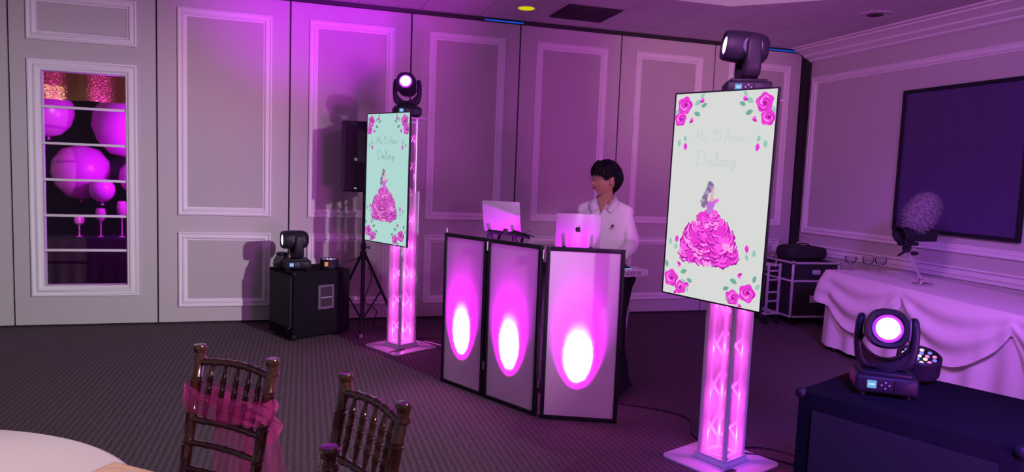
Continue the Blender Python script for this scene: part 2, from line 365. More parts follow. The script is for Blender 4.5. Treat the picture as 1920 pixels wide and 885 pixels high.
# ------------------------------------------------------------------ made-up room behind the panes, standing in for their mirror reflections
tagst = [((-2.32, 8.60, 1.40), 0.30), ((-1.88, 8.65, 1.93), 0.36), ((-2.62, 8.60, 2.02), 0.26), ((-1.72, 8.42, 1.36), 0.20), ((-2.04, 8.28, 1.22), 0.13)]
m_balloon = mat('magenta_balloon', (0.80, 0.10, 0.62), 0.3)
BL = ['large magenta balloon seen low left through paned window', 'large magenta balloon highest behind paned window', 'magenta balloon high at left edge behind window', 'small magenta balloon low right behind paned window', 'smallest magenta balloon in front of cluster behind window']
for (c, r_), lb in zip(tagst, BL):
    t = thing('balloon', lb, 'balloon', (c[0], c[1], c[2]-r_), 0, 'balloons behind the paned window')
    b = MB(); b.lathe([(0.001, 0), (r_*0.45, r_*0.12), (r_*0.8, r_*0.5), (r_*0.95, r_*0.95), (r_*0.9, r_*1.4), (r_*0.6, r_*1.8), (0.001, 2*r_)], I4, 28); b.build('balloon_skin', m_balloon, t)
    b = MB(); b.lathe([(0.02, -0.025), (0.006, 0.0)], I4, 10); b.build('knot', m_balloon, t)
light('added_balloon_light', 'POINT', (-1.2, 7.7, 1.7), (0.55, 0.05, 1.0), 90, None, 0.1)  # unseen lamp, added to light the balloons violet
m_sequin = mat('gold_sequins', (0.55, 0.32, 0.12), 0.25, 0.9, bump=(45, 1.0))
b = MB(); b.grid(lambda u, v: Vector((-3.2+2.6*u, 8.0+0.05*math.sin(u*40), 2.12+0.55*v)), 60, 6)
tag(b.build('chandelier_glitter_strip', m_sequin), 'gold sequin strip standing in for chandelier glitter in top panes', 'curtain')  # made-up strip imitating the glitter of a reflected chandelier
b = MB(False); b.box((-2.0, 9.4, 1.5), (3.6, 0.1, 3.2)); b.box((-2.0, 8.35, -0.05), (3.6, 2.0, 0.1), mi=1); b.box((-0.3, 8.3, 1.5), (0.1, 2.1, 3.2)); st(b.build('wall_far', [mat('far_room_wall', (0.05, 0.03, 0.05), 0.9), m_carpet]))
t = thing('buffet_table', 'dark cloth table with pink glasses seen through lower window panes', 'table', (-1.9, 8.35, 0))
b = MB(); b.box((0, 0, 0.71), (1.3, 0.5, 0.04), bev=0.01); b.build('tabletop', m_black2, t)
b = MB(); b.grid(lambda u, v: Vector((-0.66+1.32*u, -0.26-0.012*math.sin(u*60)*(1-v), 0.02+0.70*v)), 80, 4); b.build('skirt', mat('wine_cloth', (0.03, 0.01, 0.018), 0.8), t)
m_pinkgl = mat('pink_glassware', (0.8, 0.15, 0.5), 0.15, emit=None)
for k, x in enumerate((-2.25, -2.05, -1.85, -1.72, -1.58)):
    t = thing('centrepiece_glass', ['leftmost', 'second', 'middle', 'fourth', 'rightmost'][k]+' pink glass in row on dark table behind window', 'glass', (x, 8.25, 0.73), 0, 'pink glasses on the table behind the window')
    b = MB(); h = 0.22+0.08*(k % 3); b.lathe([(0.035, 0), (0.008, 0.012), (0.007, h*0.5), (0.045, h*0.65), (0.05, h*0.85), (0.04, h)], I4, 16); b.build('bowl', m_pinkgl, t)

# ------------------------------------------------------------------ moving head lamps
def moving_head(label, loc, rz, pan, tilt, lit=1.0, sc=1.0):
    t = thing('moving_head_light', label, 'stage light', loc, rz); t.scale = (sc,)*3
    b = MB(); b.box((0, 0, 0.053), (0.235, 0.20, 0.075), bev=0.016, seg=3)
    b.box((0, 0, 0.093), (0.19, 0.16, 0.02), bev=0.008); b.box((0.06, -0.1, 0.052), (0.07, 0.008, 0.05), bev=0.003)
    base = b.build('base', m_black, t)
    for sx in (-1, 1):
        for sy in (-1, 1):
            b = MB(); b.cyl((sx*0.085, sy*0.065, 0), (sx*0.085, sy*0.065, 0.018), 0.013, 0.016, 12); b.build('rubber_foot', m_rubber, base)
    b = MB(False); b.box((-0.055, -0.1015, 0.055), (0.034, 0.003, 0.032)); b.box((-0.055, -0.1035, 0.055), (0.022, 0.001, 0.008), mi=1); b.build('display', [m_blue, m_blue_d], base)
    b = MB()
    for dx, dz in ((-0.014, 0), (0.014, 0), (0, 0.012), (0, -0.012)): b.cyl((-0.005+dx, -0.10, 0.055+dz), (-0.005+dx, -0.104, 0.055+dz), 0.004, seg=8)
    b.build('button', m_grey, base)
    PZ = RZ(pan)
    b = MB(); b.lathe([(0.055, 0.10), (0.06, 0.112), (0.05, 0.118)], PZ, 24)
    # yoke: two rounded arms joined by a curved saddle
    for sx in (-1, 1):
        rings = []
        for k, (z, xo, wx, wy) in enumerate(((0.112, 0.060, 0.022, 0.040), (0.125, 0.078, 0.024, 0.044), (0.15, 0.093, 0.022, 0.044), (0.20, 0.103, 0.018, 0.040), (0.25, 0.105, 0.0165, 0.038), (0.29, 0.103, 0.016, 0.036), (0.315, 0.100, 0.014, 0.028), (0.325, 0.097, 0.009, 0.016))):
            rings.append(b.ring([PZ @ Vector((sx*xo + wx*math.copysign(abs(math.cos(a))**0.6, math.cos(a)), wy*math.copysign(abs(math.sin(a))**0.6, math.sin(a)), z)) for a in [2*math.pi*q/20 for q in range(20)]]))
        b.skin(rings)
    rings = []
    for k in range(13):
        x = -0.085+0.17*k/12; zt = 0.142 + 0.055*(abs(x)/0.085)**2.2; zb = 0.112 + 0.010*(abs(x)/0.085)**2
        rings.append(b.ring([PZ @ Vector((x, -0.042, zb)), PZ @ Vector((x, 0.042, zb)), PZ @ Vector((x, 0.042, zt-0.006)), PZ @ Vector((x, 0.034, zt)), PZ @ Vector((x, -0.034, zt)), PZ @ Vector((x, -0.042, zt-0.006))]))
    b.skin(rings); yoke = b.build('yoke', m_black, t)
    # head: lathe axis z -> barrel pointing along local -y
    HM = T(0, 0, 0.272) @ PZ @ RX(tilt) @ RX(R(90))
    b = MB(); b.lathe([(0.058, 0.112), (0.060, 0.132), (0.072, 0.134), (0.078, 0.122), (0.082, 0.07), (0.083, 0.0), (0.081, -0.045), (0.072, -0.078), (0.05, -0.096), (0.0, -0.100)], HM, 36, sq=2.5)
    head = b.build('lamp_head', m_black, t)
    for sx in (-1, 1): b = MB(); b.cyl((sx*0.081, 0, 0), (sx*0.0865, 0, 0), 0.052, 0.048, 24, mx=T(0, 0, 0.272) @ PZ); b.build('pivot_disc', m_pivot, head)
    b = MB(); b.lathe([(0.057, 0.118), (0.052, 0.124), (0.04, 0.1275), (0.0, 0.129)], HM, 28, mi=0, cap=False)
    b.lathe([(0.044, 0.1275), (0.03, 0.131), (0.0, 0.132)], HM, 28, mi=1, cap=False); b.build('lens', [m_lens_ring, m_lens_core], head)
    return t
def mh_dir(t, pan, tilt):    # world position and direction of the beam
    Mx = Matrix.LocRotScale(t.location, t.rotation_euler, t.scale) @ T(0, 0, 0.272) @ RZ(pan) @ RX(tilt)
    return Mx @ Vector((0, -0.15, 0)), (Mx.to_3x3() @ Vector((0, -1, 0)))

# ------------------------------------------------------------------ truss towers
def tower(label, loc, rz, group=None):
    t = thing('truss_tower', label, 'light tower', loc, rz)
    b = MB(); b.box((0, 0, 0.006), (0.44, 0.44, 0.012), bev=0.003)
    # round the plate corners
    b = MB(); rp = 0.045; h = 0.235; pl = []
    for cx, cy, a0 in ((h-rp, h-rp, 0), (-h+rp, h-rp, 90), (-h+rp, -h+rp, 180), (h-rp, -h+rp, 270)):
        for k in range(7): a = R(a0+15*k); pl.append((cx+rp*math.cos(a), cy+rp*math.sin(a)))
    b.prism(pl, 0, 0.010); base = b.build('base_plate', m_baseplate, t)
    b = MB(); b.prism([(x*0.35-0.14, y*0.07-0.13) for x, y in pl], 0.0102, 0.0115, RZ(R(0))); b.build('hand_slot', m_gap, base)
    H = 1.99; c = 0.062
    for sx, sy in ((-1, -1), (1, -1), (1, 1), (-1, 1)):
        b = MB(); b.cyl((sx*c, sy*c, 0.012), (sx*c, sy*c, H), 0.014, seg=12); b.build('chord', m_alu, t)
    step = 0.236; cl = 0.074
    for face in range(4):
        F = RZ(R(90*face))
        if face in (1, 2):
            for k in range(8):
                zc = 0.06+(k+0.5)*step; dz = 0.072
                b = MB(); b.cyl((-cl+0.01, -cl, zc-dz), (cl-0.01, -cl, zc+dz), 0.0075, seg=8, mx=F)
                b.cyl((cl-0.01, -cl, zc-dz), (-cl+0.01, -cl, zc+dz), 0.0075, seg=8, mx=F); b.build('cross_brace', m_white, t)
        for z in (0.05, 1.965): b = MB(); b.cyl((-c, -c, z), (c, -c, z), 0.009, seg=8, mx=F); b.build('cross_bar', m_alu, t)
    s_ = 0.090; e = 0.013
    for face in range(4):
        b = MB(False); b.grid(lambda u, v: RZ(R(90*face)) @ Vector(((u-0.5)*(2*s_-2*e+0.004), -s_, 0.035+1.33*v)), 3, 12); b.build('sleeve_panel', m_sleeve, t)
    for sx, sy in ((-1, -1), (1, -1), (1, 1), (-1, 1)):
        b = MB(); b.box((sx*(s_-e/2), sy*(s_-e/2), 0.70), (e+0.003, e+0.003, 1.35), bev=0.004); b.build('sleeve_edge', m_edge, t)
    b = MB(False); b.frame(-0.105, 0.105, -0.105, 0.105, [(0, 0.012), (0, 0.028), (0.006, 0.034), (0.006, 0.05), (0.016, 0.05), (0.016, 0.012)], lambda x, z, h: Vector((x, z, h))); b.build('sleeve_foot', m_baseplate, t)
    b = MB(); b.box((0, 0, H+0.004), (0.30, 0.30, 0.008), bev=0.003); b.build('top_plate', m_alu, t)
    b = MB(); b.lathe([(0.05, 0.012), (0.055, 0.05), (0.05, 0.055)], I4, 20)
    lf = b.build('uplighter', m_black2, t)
    b = MB()
    for k in range(7): b.sphere((0.032*math.cos(k) if k else 0, 0.032*math.sin(k) if k else 0, 0.056), 0.008, seg=8, rings=6)
    b.build('led', m_led_p, lf)
    Mx = T(*loc) @ RZ(rz)
    for z, p in ((0.13, 1.4), (0.36, 1.2), (0.62, 1.1), (0.88, 1.0), (1.12, 0.6), (1.50, 0.35), (1.80, 0.3)):
        light('tower_led_lamp', 'POINT', Mx @ Vector((0, 0, z)), (1.0, 0.09, 0.84), p*1.5, None, 0.02)
    return t
LT = (0.838, 6.035, 0); RT = (2.25, 3.255, 0)
tower('glowing pink column tower on left, standing near the tripod speaker', LT, R(29))
tower('glowing pink column tower on right, standing in front of draped table', RT, R(22))
t = moving_head('moving head lamp on top of left tower, lens facing viewer', (LT[0]+0.0, LT[1], 1.998), R(-2), R(-14), R(-12))
t = moving_head('moving head lamp on top of right tower, head turned to the left', (RT[0]+0.02, RT[1]+0.02, 1.998), R(-26), R(-84), R(-6))

# ------------------------------------------------------------------ portrait display screens with the party picture
SW, SH = 0.62, 1.11
def screen_mats(kind):
    if kind == 'bright': return dict(bg=srgb(216, 218, 216), txt=srgb(196, 206, 205), txt2=srgb(200, 206, 206), g1=srgb(150, 200, 185), g2=srgb(115, 170, 160))
    return dict(bg=srgb(176, 216, 211), txt=srgb(128, 160, 160), txt2=srgb(128, 160, 160), g1=srgb(135, 180, 170), g2=srgb(110, 155, 150))
LET = {
 'M': ([[(0, 0), (.06, .5), (.14, 1), (.32, .3), (.52, 1), (.56, .5), (.62, .02), (.72, .08)]], .78),
 'i': ([[(0, .42), (0, .08), (.07, 0), (.16, .1)], [(0, .56), (.01, .6)]], .2),
 's': ([[(0, .06), (.12, 0), (.2, .12), (.08, .24), (.1, .38), (.2, .42)]], .28),
 ' ': ([], .22), '1': ([[(0, .72), (.16, 1), (.13, .5), (.1, 0)]], .26),
 '5': ([[(.42, 1), (.12, .96), (.06, .56), (.3, .56), (.36, .22), (.18, 0), (0, .1)]], .5),
 'A': ([[(0, 0), (.14, .5), (.3, 1), (.36, .5), (.44, .02), (.52, .06)], [(.02, .34), (.3, .38), (.56, .42)]], .62),
 'ñ': ([[(0, .42), (.02, 0)], [(.02, .25), (.1, .42), (.18, .36), (.19, .08), (.26, 0), (.32, .08)], [(.0, .56), (.08, .62), (.14, .55), (.22, .6)]], .36),
 'n': ([[(0, .42), (.02, 0)], [(.02, .25), (.1, .42), (.18, .36), (.19, .08), (.26, 0), (.32, .08)]], .34),
 'o': ([[(.12, .42), (.0, .22), (.1, 0), (.24, .12), (.22, .36), (.12, .42), (.2, .36), (.32, .38)]], .36),
 'D': ([[(.12, .95), (.12, .5), (.08, 0), (.02, .03)], [(-.06, .86), (.2, 1.05), (.5, .9), (.56, .45), (.36, .06), (.08, 0)]], .66),
 'e': ([[(0, .18), (.16, .24), (.18, .38), (.08, .42), (0, .25), (.06, .02), (.2, .06)]], .24),
 'l': ([[(0, .3), (.12, .8), (.06, .95), (.02, .6), (.04, .05), (.14, .04)]], .18),
 'a': ([[(.2, .4), (.06, .4), (0, .18), (.08, 0), (.18, .14), (.21, .4), (.2, .08), (.3, .04)]], .34),
 'y': ([[(0, .42), (.04, .18), (.14, .16), (.22, .42)], [(.22, .42), (.18, 0), (.08, -.35), (0, -.28), (.1, -.08), (.3, .1)]], .34)}
def display(label, centre, rz, tilt, kind):
    t = bpy.data.objects.new('display_screen', None); COL.objects.link(t); tag(t, label, 'screen')
    t.location = centre; t.rotation_mode = 'XYZ'; t.matrix_world = T(*centre) @ RZ(rz) @ RY(tilt)
    b = MB(); b.box((0, 0.010, 0), (SW, 0.014, SH), bev=0.004); b.box((0, 0.030, -0.05), (SW*0.6, 0.03, SH*0.5), bev=0.01); b.build('housing', m_black, t)
    b = MB(False); b.frame(-SW/2, SW/2, -SH/2, SH/2, [(0, 0), (0, 0.005), (0.008, 0.005), (0.008, 0.002)], lambda x, z, h: Vector((x, 0.004-h, z))); b.build('bezel', m_black, t)
    b = MB(); b.box((0, 0.068, 0.1), (0.16, 0.05, 0.25), bev=0.004); b.build('mounting_bracket', m_black2, t)
    c = screen_mats(kind)
    P = [srgb(255, 90, 235), srgb(236, 60, 214), srgb(214, 40, 190), srgb(180, 28, 165), srgb(255, 150, 240)]
    if kind != 'bright': P = [srgb(222, 100, 205), srgb(208, 78, 190), srgb(186, 58, 170), srgb(150, 44, 142), srgb(235, 140, 222)]
    mats = [flat_emit('screen_ground', c['bg']), flat_emit('screen_lettering', c['txt'])] + [flat_emit('screen_pink', p) for p in P] + \
        [flat_emit('screen_leaf', c['g1']), flat_emit('screen_leaf_dark', c['g2']), flat_emit('screen_hair', srgb(135, 110, 150)), flat_emit('screen_hair_light', srgb(175, 155, 190)), flat_emit('screen_skin', srgb(228, 175, 190)), flat_emit('screen_bodice', srgb(200, 110, 215))]
    PK = [2, 3, 4, 5, 6]; lay = [0.0022]; rnd = random.Random(3)
    b = MB(False)
    def P3(u, v): return Vector(((u-0.5)*SW, 0.0015-lay[0], (0.5-v)*SH))
    b.poly([(-SW/2+.006, 0.0015, -SH/2+.006), (SW/2-.006, 0.0015, -SH/2+.006), (SW/2-.006, 0.0015, SH/2-.006), (-SW/2+.006, 0.0015, SH/2-.006)], 0)
    def pg(pts, mi):
        lay[0] += 0.0000030; b.poly([P3(min(.985, max(.015, q[0])), min(.991, max(.009, q[1]))) for q in pts], mi)
    A = SW/SH
    def blob(u, v, r_, mi, petals=0, ph=0, am=0.1, n=22):
        pg([(u+r_/SW*math.cos(a)*(1+am*math.cos(petals*a+ph)), v+r_/SH*math.sin(a)*(1+am*math.cos(petals*a+ph))) for a in [2*math.pi*k/n for k in range(n)]], mi)
    def leaf(u, v, L_, a, mi):
        pts = []
        for k in range(9): s = k/8; pts.append((s, 0.28*math.sin(math.pi*s)**0.8))
        pts += [(s, -q) for s, q in pts[-2:0:-1]]
        pg([(u+(x*math.cos(a)-y*math.sin(a))*L_/SW, v+(x*math.sin(a)+y*math.cos(a))*L_/SH) for x, y in pts], mi)
    def rose(u, v, r_, ph=0.0):
        blob(u, v, r_, PK[1], 5, ph, 0.10, 30)
        for k in range(7):
            a = ph+k*0.9; q = r_*(0.62-0.05*k)
            blob(u+q*0.45*math.cos(a)/SW, v+q*0.45*math.sin(a)/SH, q, PK[(3, 0, 2, 4, 1, 3, 0)[k]], 3, a, 0.08)
            blob(u+q*0.36*math.cos(a)/SW, v+q*0.36*math.sin(a)/SH, q*0.86, PK[(0, 1, 4, 0, 2, 0, 3)[k]], 3, a, 0.08)
        blob(u, v, r_*0.14, PK[3])
    def spray(uc, vc, fx, fy):
        # leaves around a corner pair of roses; fx, fy mirror
        for (du, dv, L_, a, g) in ((.10, .0, .05, -.5, 7), (.10, .035, .045, .4, 8), (.16, -.03, .035, -.9, 7), (.17, .01, .04, -.4, 8), (-.07, .02, .04, 2.2, 7), (-.05, .05, .04, 1.8, 8), (.02, .145, .035, 1.3, 7), (-.03, .165, .04, 1.7, 7), (.05, -.07, .03, -1.4, 8)):
            leaf(uc+fx*du, vc+fy*dv, L_, math.atan2(math.sin(a)*fy, math.cos(a)*fx), g)
        for (du, dv, a) in ((.20, -.02, 2.9), (.10, .07, 2.6), (.06, -.055, -1.8)):
            leaf(uc+fx*du, vc+fy*dv, .032, math.atan2(math.sin(a)*fy, math.cos(a)*fx), PK[2]); leaf(uc+fx*du, vc+fy*dv, .024, math.atan2(math.sin(a+.8)*fy, math.cos(a+.8)*fx), PK[0])
        leaf(uc+fx*.03, vc+fy*.18, .042, math.atan2(fy*1.0, fx*.1), PK[1])
    spray(.115, .063, 1, 1); spray(.885, .063, -1, 1); spray(.095, .915, 1, -1); spray(.865, .92, -1, -1)
    rose(.115, .063, .046, .3); rose(.075, .128, .038, 1.7); rose(.885, .064, .047, 2.2); rose(.925, .13, .040, .9)
    rose(.095, .915, .046, 1.1); rose(.205, .953, .036, 2.9); rose(.865, .922, .046, .2); rose(.735, .953, .038, 2.0)
    # lettering
    def write(txt, u0, u1, vb, hh, wd, mi):
        tot = sum(LET[ch][1] for ch in txt); sx = (u1-u0)/tot; x = u0
        for ch in txt:
            st_, adv = LET[ch]
            for s_ in st_:
                pts = [Vector((p[0], p[1], 0)) for p in s_]; pts = smooth_path(pts, 6)
                q = [Vector(((x+p.x*sx)*SW, -(vb-p.y*hh)*SH, 0)) for p in pts]
                lf_, rt_ = [], []
                for k in range(len(q)):
                    d = (q[min(k+1, len(q)-1)]-q[max(k-1, 0)]); d = d.normalized() if d.length > 1e-9 else Vector((0, 1, 0)); nn = Vector((-d.y, d.x, 0))
                    ww = wd*(0.6+0.7*abs(d.y)); lf_.append(q[k]+nn*ww); rt_.append(q[k]-nn*ww)
                lay[0] += 0.0000045
                for k in range(len(q)-1):
                    b.poly([P3(p.x/SW, -p.y/SH) for p in (lf_[k], lf_[k+1], rt_[k+1], rt_[k])], mi)
            x += adv*sx
    write('Mis 15 Años', .25, .74, .235, .055, .0016, 1)
    write('Deilany', .27, .68, .35, .065, .0021, 1)
    # gown picture: ruffled skirt, bodice, figure seen from behind
    def half(v):   # half width of skirt at v
        s = (v-.565)/(.815-.565)
        K = [(0, .025), (.12, .08), (.3, .150), (.5, .205), (.7, .250), (.85, .268), (.93, .235), (1.0, .13)]
        for (a, x), (c_, y) in zip(K, K[1:]):
            if s <= c_: return x+(y-x)*(s-a)/(c_-a)
        return .17
    out = []; NV = 30
    for k in range(NV+1): v = .565+(.815-.565)*k/NV; out.append((.455-half(v)*(1+.05*math.sin(k*1.9)), v))
    for k in range(NV, -1, -1): v = .565+(.815-.565)*k/NV; out.append((.455+half(v)*(1+.05*math.sin(k*2.3+1)), v))
    pg(out, PK[2])
    rows = 10
    for rI in range(rows, -1, -1):
        v = .575+(.793-.575)*rI/rows; hw = half(v); nn = 2+int(hw*17)
        for k in range(nn+1):
            uc = .455+hw*(2*k/nn-1)*.93+rnd.uniform(-.012, .012); vc = v+rnd.uniform(-.008, .008); rad = rnd.uniform(.026, .044)
            rad *= .55+.45*min(1, hw/.2); a0 = rnd.uniform(-1.5, 1.5)+(uc-.455)*2.0; sh = rnd.choice([0, 0, 1, 1, 4])
            def crescent(u, v_, r_, a, th, mi, span=2.2):
                o_, i_ = [], []
                for q in range(10):
                    an = math.pi/2-a-span/2*1+span*q/9; wv = 1+.10*math.sin(q*1.7)
                    o_.append((u+r_*wv*math.cos(an)/SW, v_+r_*wv*math.sin(an)/SH)); kk = 1-th*math.sin(math.pi*q/9)
                    i_.append((u+r_*kk*math.cos(an)/SW, v_+r_*kk*math.sin(an)/SH))
                pg(o_+i_[::-1], mi)
            blob(uc, vc, rad*.95, PK[sh], 3, a0*3, .14, 14)
            crescent(uc, vc, rad*1.06, a0, .28, PK[3]); crescent(uc, vc, rad*.78, a0+.2, .35, PK[4] if rnd.random() < .5 else PK[0]); crescent(uc, vc, rad*.50, a0-.3, .5, PK[2])
    pg([(.425, .575), (.415, .545), (.405, .515), (.43, .52), (.47, .515), (.515, .505), (.50, .53), (.485, .55), (.49, .575)], 12)
    pg([(.50, .515), (.53, .50), (.535, .512), (.51, .525)], PK[0])
    pg([(.44, .518), (.445, .49), (.46, .47), (.48, .47), (.475, .50), (.50, .508), (.47, .52)], 11)
    pg([(.44, .455), (.47, .445), (.485, .458), (.478, .474), (.46, .48)], 11)
    for (u, v, r_, mi) in ((.44, .445, .022, 10), (.425, .465, .018, 9), (.405, .483, .017, 10), (.395, .503, .018, 9), (.375, .523, .016, 10), (.385, .538, .015, 9), (.405, .525, .014, 9), (.43, .435, .012, 9), (.455, .44, .010, 9)):
        blob(u, v, r_, mi, 3, u*40, .12, 14)
    b.build('display_picture', mats, t, recalc=False)
    return t
display('left portrait screen, pale mint, with pink ball gown picture', (0.668, 5.953, 1.474), R(-61.3), R(0.4), 'mint')
display('right portrait screen, larger bright white one with pink ball gown picture', (2.063, 3.176, 1.47), R(-67.9), R(0.9), 'bright')

# ------------------------------------------------------------------ left subwoofer and what stands on it
def subwoofer(label, loc, rz, W_, D_, H_):
    t = thing('subwoofer', label, 'speaker', loc, rz)
    b = MB(); b.box((W_/2, D_/2, 0.03+(H_-0.03)/2), (W_, D_, H_-0.03), bev=0.012); cab = b.build('cabinet', m_carpetbox, t)
    for x in (0.06, W_-0.06):
        for y in (0.06, D_-0.06):
            b = MB(); b.cyl((x, y, 0), (x, y, 0.035), 0.022, 0.026, 12); b.build('rubber_foot', m_rubber, t)
    return t, cab
t, cab = subwoofer('black carpeted subwoofer box on left by the wall, handle on its side', (-0.075, 6.30, 0), R(29.5), 0.575, 0.45, 0.62)
b = MB(False)      # grille front on local -x side
b.box((-0.006, 0.225, 0.36), (0.014, 0.38, 0.46)); b.build('grille', m_black2, cab)
b = MB(); b.box((-0.015, 0.06, 0.12), (0.004, 0.02, 0.008)); b.build('badge', m_grey, cab)
b = MB(); b.frame(0.24, 0.40, 0.27, 0.49, [(0, -0.002), (0, 0.008), (0.02, 0.010), (0.024, 0.004), (0.026, -0.03)], lambda x, z, h: Vector((x, -h, z)))
b.build('handle_frame', mat('faded_plastic', (0.10, 0.08, 0.11), 0.5), cab)
b = MB(False); b.box((0.32, -0.001, 0.38), (0.12, 0.004, 0.18)); b.build('handle_recess', m_gap, cab)
b = MB(); b.cyl((0.262, -0.010, 0.375), (0.378, -0.010, 0.375), 0.007, seg=10); b.build('handle_bar', m_grey, cab)
for x, y in ((0.0, 0.0), (0.575, 0.0)):
    for z in (0.61, 0.045):
        b = MB(); b.sphere((x+(0.008 if x == 0 else -0.008), y+0.008, z-0.003 if z > 0.3 else z), (0.022, 0.022, 0.022), seg=12, rings=8); b.build('corner_guard', m_black, cab)
tm = moving_head('moving head lamp on left subwoofer, aimed left', (-0.055, 6.53, 0.62), R(8), R(-85), R(0))
# round dark lamp standing behind it
t = thing('can_lamp', 'small dark rounded can lamp behind moving head on left subwoofer', 'stage light', (-0.185, 6.665, 0.621))
b = MB(); b.lathe([(0.07, 0), (0.08, 0.03), (0.075, 0.07), (0.055, 0.105), (0.045, 0.115)], I4, 24); b.build('body', mat('smoky_plastic', (0.05, 0.045, 0.05), 0.35), t)
b = MB(); b.lathe([(0.05, 0.112), (0.05, 0.135), (0.044, 0.14)], I4, 24); b.build('lid', m_black, t)
def par_lamp(label, loc, rz, mx, sticker):
    t = thing('par_light', label, 'stage light', loc, rz)
    b = MB(); b.lathe([(0.075, 0), (0.085, 0.01), (0.085, 0.085), (0.078, 0.092), (0.074, 0.084), (0.074, 0.07)], mx, 32); hs = b.build('housing', m_black, t)
    b = MB(); k = 0
    for rr_, nn in ((0.0, 1), (0.03, 6), (0.058, 11)):
        for q in range(nn):
            a = 2*math.pi*q/nn; b.sphere((rr_*math.cos(a), rr_*math.sin(a), 0.082), (0.009, 0.009, 0.006), mx, 10, 6, mi=(k*7) % 3); k += 1
    b.build('led', [m_led_w, m_led_p, m_led_b], hs)
    if sticker: b = MB(); b.box((-0.045, -0.079, 0.05), (0.034, 0.006, 0.04), mx); b.build('sticker', m_amber, hs)
    return t
par_lamp('round LED par lamp glowing on right side of left subwoofer', (0.235, 6.60, 0.62), R(10), I4, True)

# ------------------------------------------------------------------ tripod speaker
t = thing('speaker_stand', 'black tripod stand carrying the speaker behind left screen', 'stand', (0.555, 6.76, 0), R(-8))
b = MB(); b.cyl((0, 0, 0.06), (0, 0, 0.85), 0.019, seg=14); b.cyl((0, 0, 0.8), (0, 0, 1.40), 0.015, seg=14); pole = b.build('pole', m_black, t)
b = MB(); b.cyl((0, 0, 0.68), (0, 0, 0.76), 0.032, seg=16); b.cyl((0, 0, 0.78), (0, 0, 0.83), 0.026, seg=16); b.cyl((0, 0, 0.10), (0, 0, 0.14), 0.028, seg=16); b.build('collar', m_black2, t)
b = MB(); b.cyl((0.02, 0, 0.80), (0.06, 0, 0.80), 0.010, seg=10); b.cyl((0.05, 0, 0.80), (0.065, 0, 0.80), 0.018, seg=12); b.build('knob', m_grey, t)
for a in (-88, 22, 158):
    d = Vector((math.cos(R(a)), math.sin(R(a)), 0)); L_ = 0.36
    b = MB(); b.cyl(d*0.025+Vector((0, 0, 0.72)), d*L_+Vector((0, 0, 0.012)), 0.013, seg=10); leg = b.build('leg', m_black, t)
    b = MB(); b.cyl(d*(L_-0.012)+Vector((0, 0, 0.03)), d*L_+Vector((0, 0, 0.0)), 0.017, seg=10); b.build('rubber_foot', m_grey, leg)
    b = MB(); b.cyl(d*0.02+Vector((0, 0, 0.12)), d*0.19+Vector((0, 0, 0.37)), 0.008, seg=8); b.build('brace', m_black, t)
t = thing('loudspeaker', 'tall black loudspeaker on tripod stand partly behind left screen', 'speaker', (0.50, 6.74, 1.335), R(-14))
b = MB(); 
prof = [(-0.135, -0.17), (0.135, -0.17), (0.15, -0.10), (0.11, 0.17), (-0.11, 0.17), (-0.15, -0.10)]
rings = [b.ring([Vector((x*s, y*s, z)) for x, y in prof]) for s, z in ((0.93, 0.0), (1, 0.012), (1, 0.638), (0.93, 0.65))]
b.skin(rings); b.sharp = 20; cab = b.build('cabinet', m_black2, t)
b = MB(); b.grid(lambda u, v: Vector((-0.128+0.256*u, -0.174-0.012*math.sin(math.pi*u), 0.02+0.61*v)), 12, 4); b.build('grille', mat('perforated_grille', (0.022, 0.012, 0.028), 0.5, bump=(700, 0.6)), cab)
b = MB(); b.cyl((0, -0.186, 0.30), (0, -0.190, 0.30), 0.016, seg=16); b.build('badge', m_chrome, cab)
b = MB(False); b.box((0.0, -0.190, 0.035), (0.022, 0.003, 0.008)); b.build('power_led', mat('led_pale', (0.5, 0.6, 0.6), 0.3, emit=(0.6, 0.9, 0.85), strength=0.6), cab)

# ------------------------------------------------------------------ DJ facade
def facade_panel(par, p, q, H_=1.11, wd=None):
    p = Vector((*p, 0)); q = Vector((*q, 0)); d = (q-p); L_ = d.length; a = math.atan2(d.y, d.x)
    Mx = T(*p) @ RZ(a); f = 0.026
    b = MB(); b.box((f/2, 0, H_/2), (f, f, H_), Mx, 0.003); b.box((L_-f/2, 0, H_/2), (f, f, H_), Mx, 0.003)
    b.box((L_/2, 0, f/2), (L_-2*f, f, f), Mx, 0.003); b.box((L_/2, 0, H_-f/2), (L_-2*f, f, f), Mx, 0.003)
    fr_ = b.build('panel_frame', m_black, par)
    b = MB(False); b.grid(lambda u, v: Mx @ Vector((f-0.002+(L_-2*f+0.004)*u, -0.004, f-0.002+(H_-2*f+0.004)*v)), 6, 12); b.build('scrim', m_scrim, par)
    return Mx, L_
F = [((1.000, 4.985), (1.213, 4.585)), ((1.219, 4.565), (1.455, 4.132)), ((1.468, 4.095), (1.925, 3.915))]
t = thing('facade_screen', 'folding black framed booth facade with three white glowing fabric panels', 'booth facade')
FM = [facade_panel(t, *s_) for s_ in F]
for (x, y) in ((1.217, 4.575), (1.461, 4.113)):
    for z in (1.03, 0.2):
        b = MB(); b.cyl((x-0.012, y-0.016, z), (x-0.012, y-0.016, z+0.06), 0.006, seg=10); b.build('hinge', m_chrome, t)
b = MB(); b.cyl((1.006, 4.978, 1.10), (1.006, 4.978, 1.145), 0.006, seg=10); b.build('locking_pin', m_chrome, t)
UPL = ['left', 'middle', 'right']
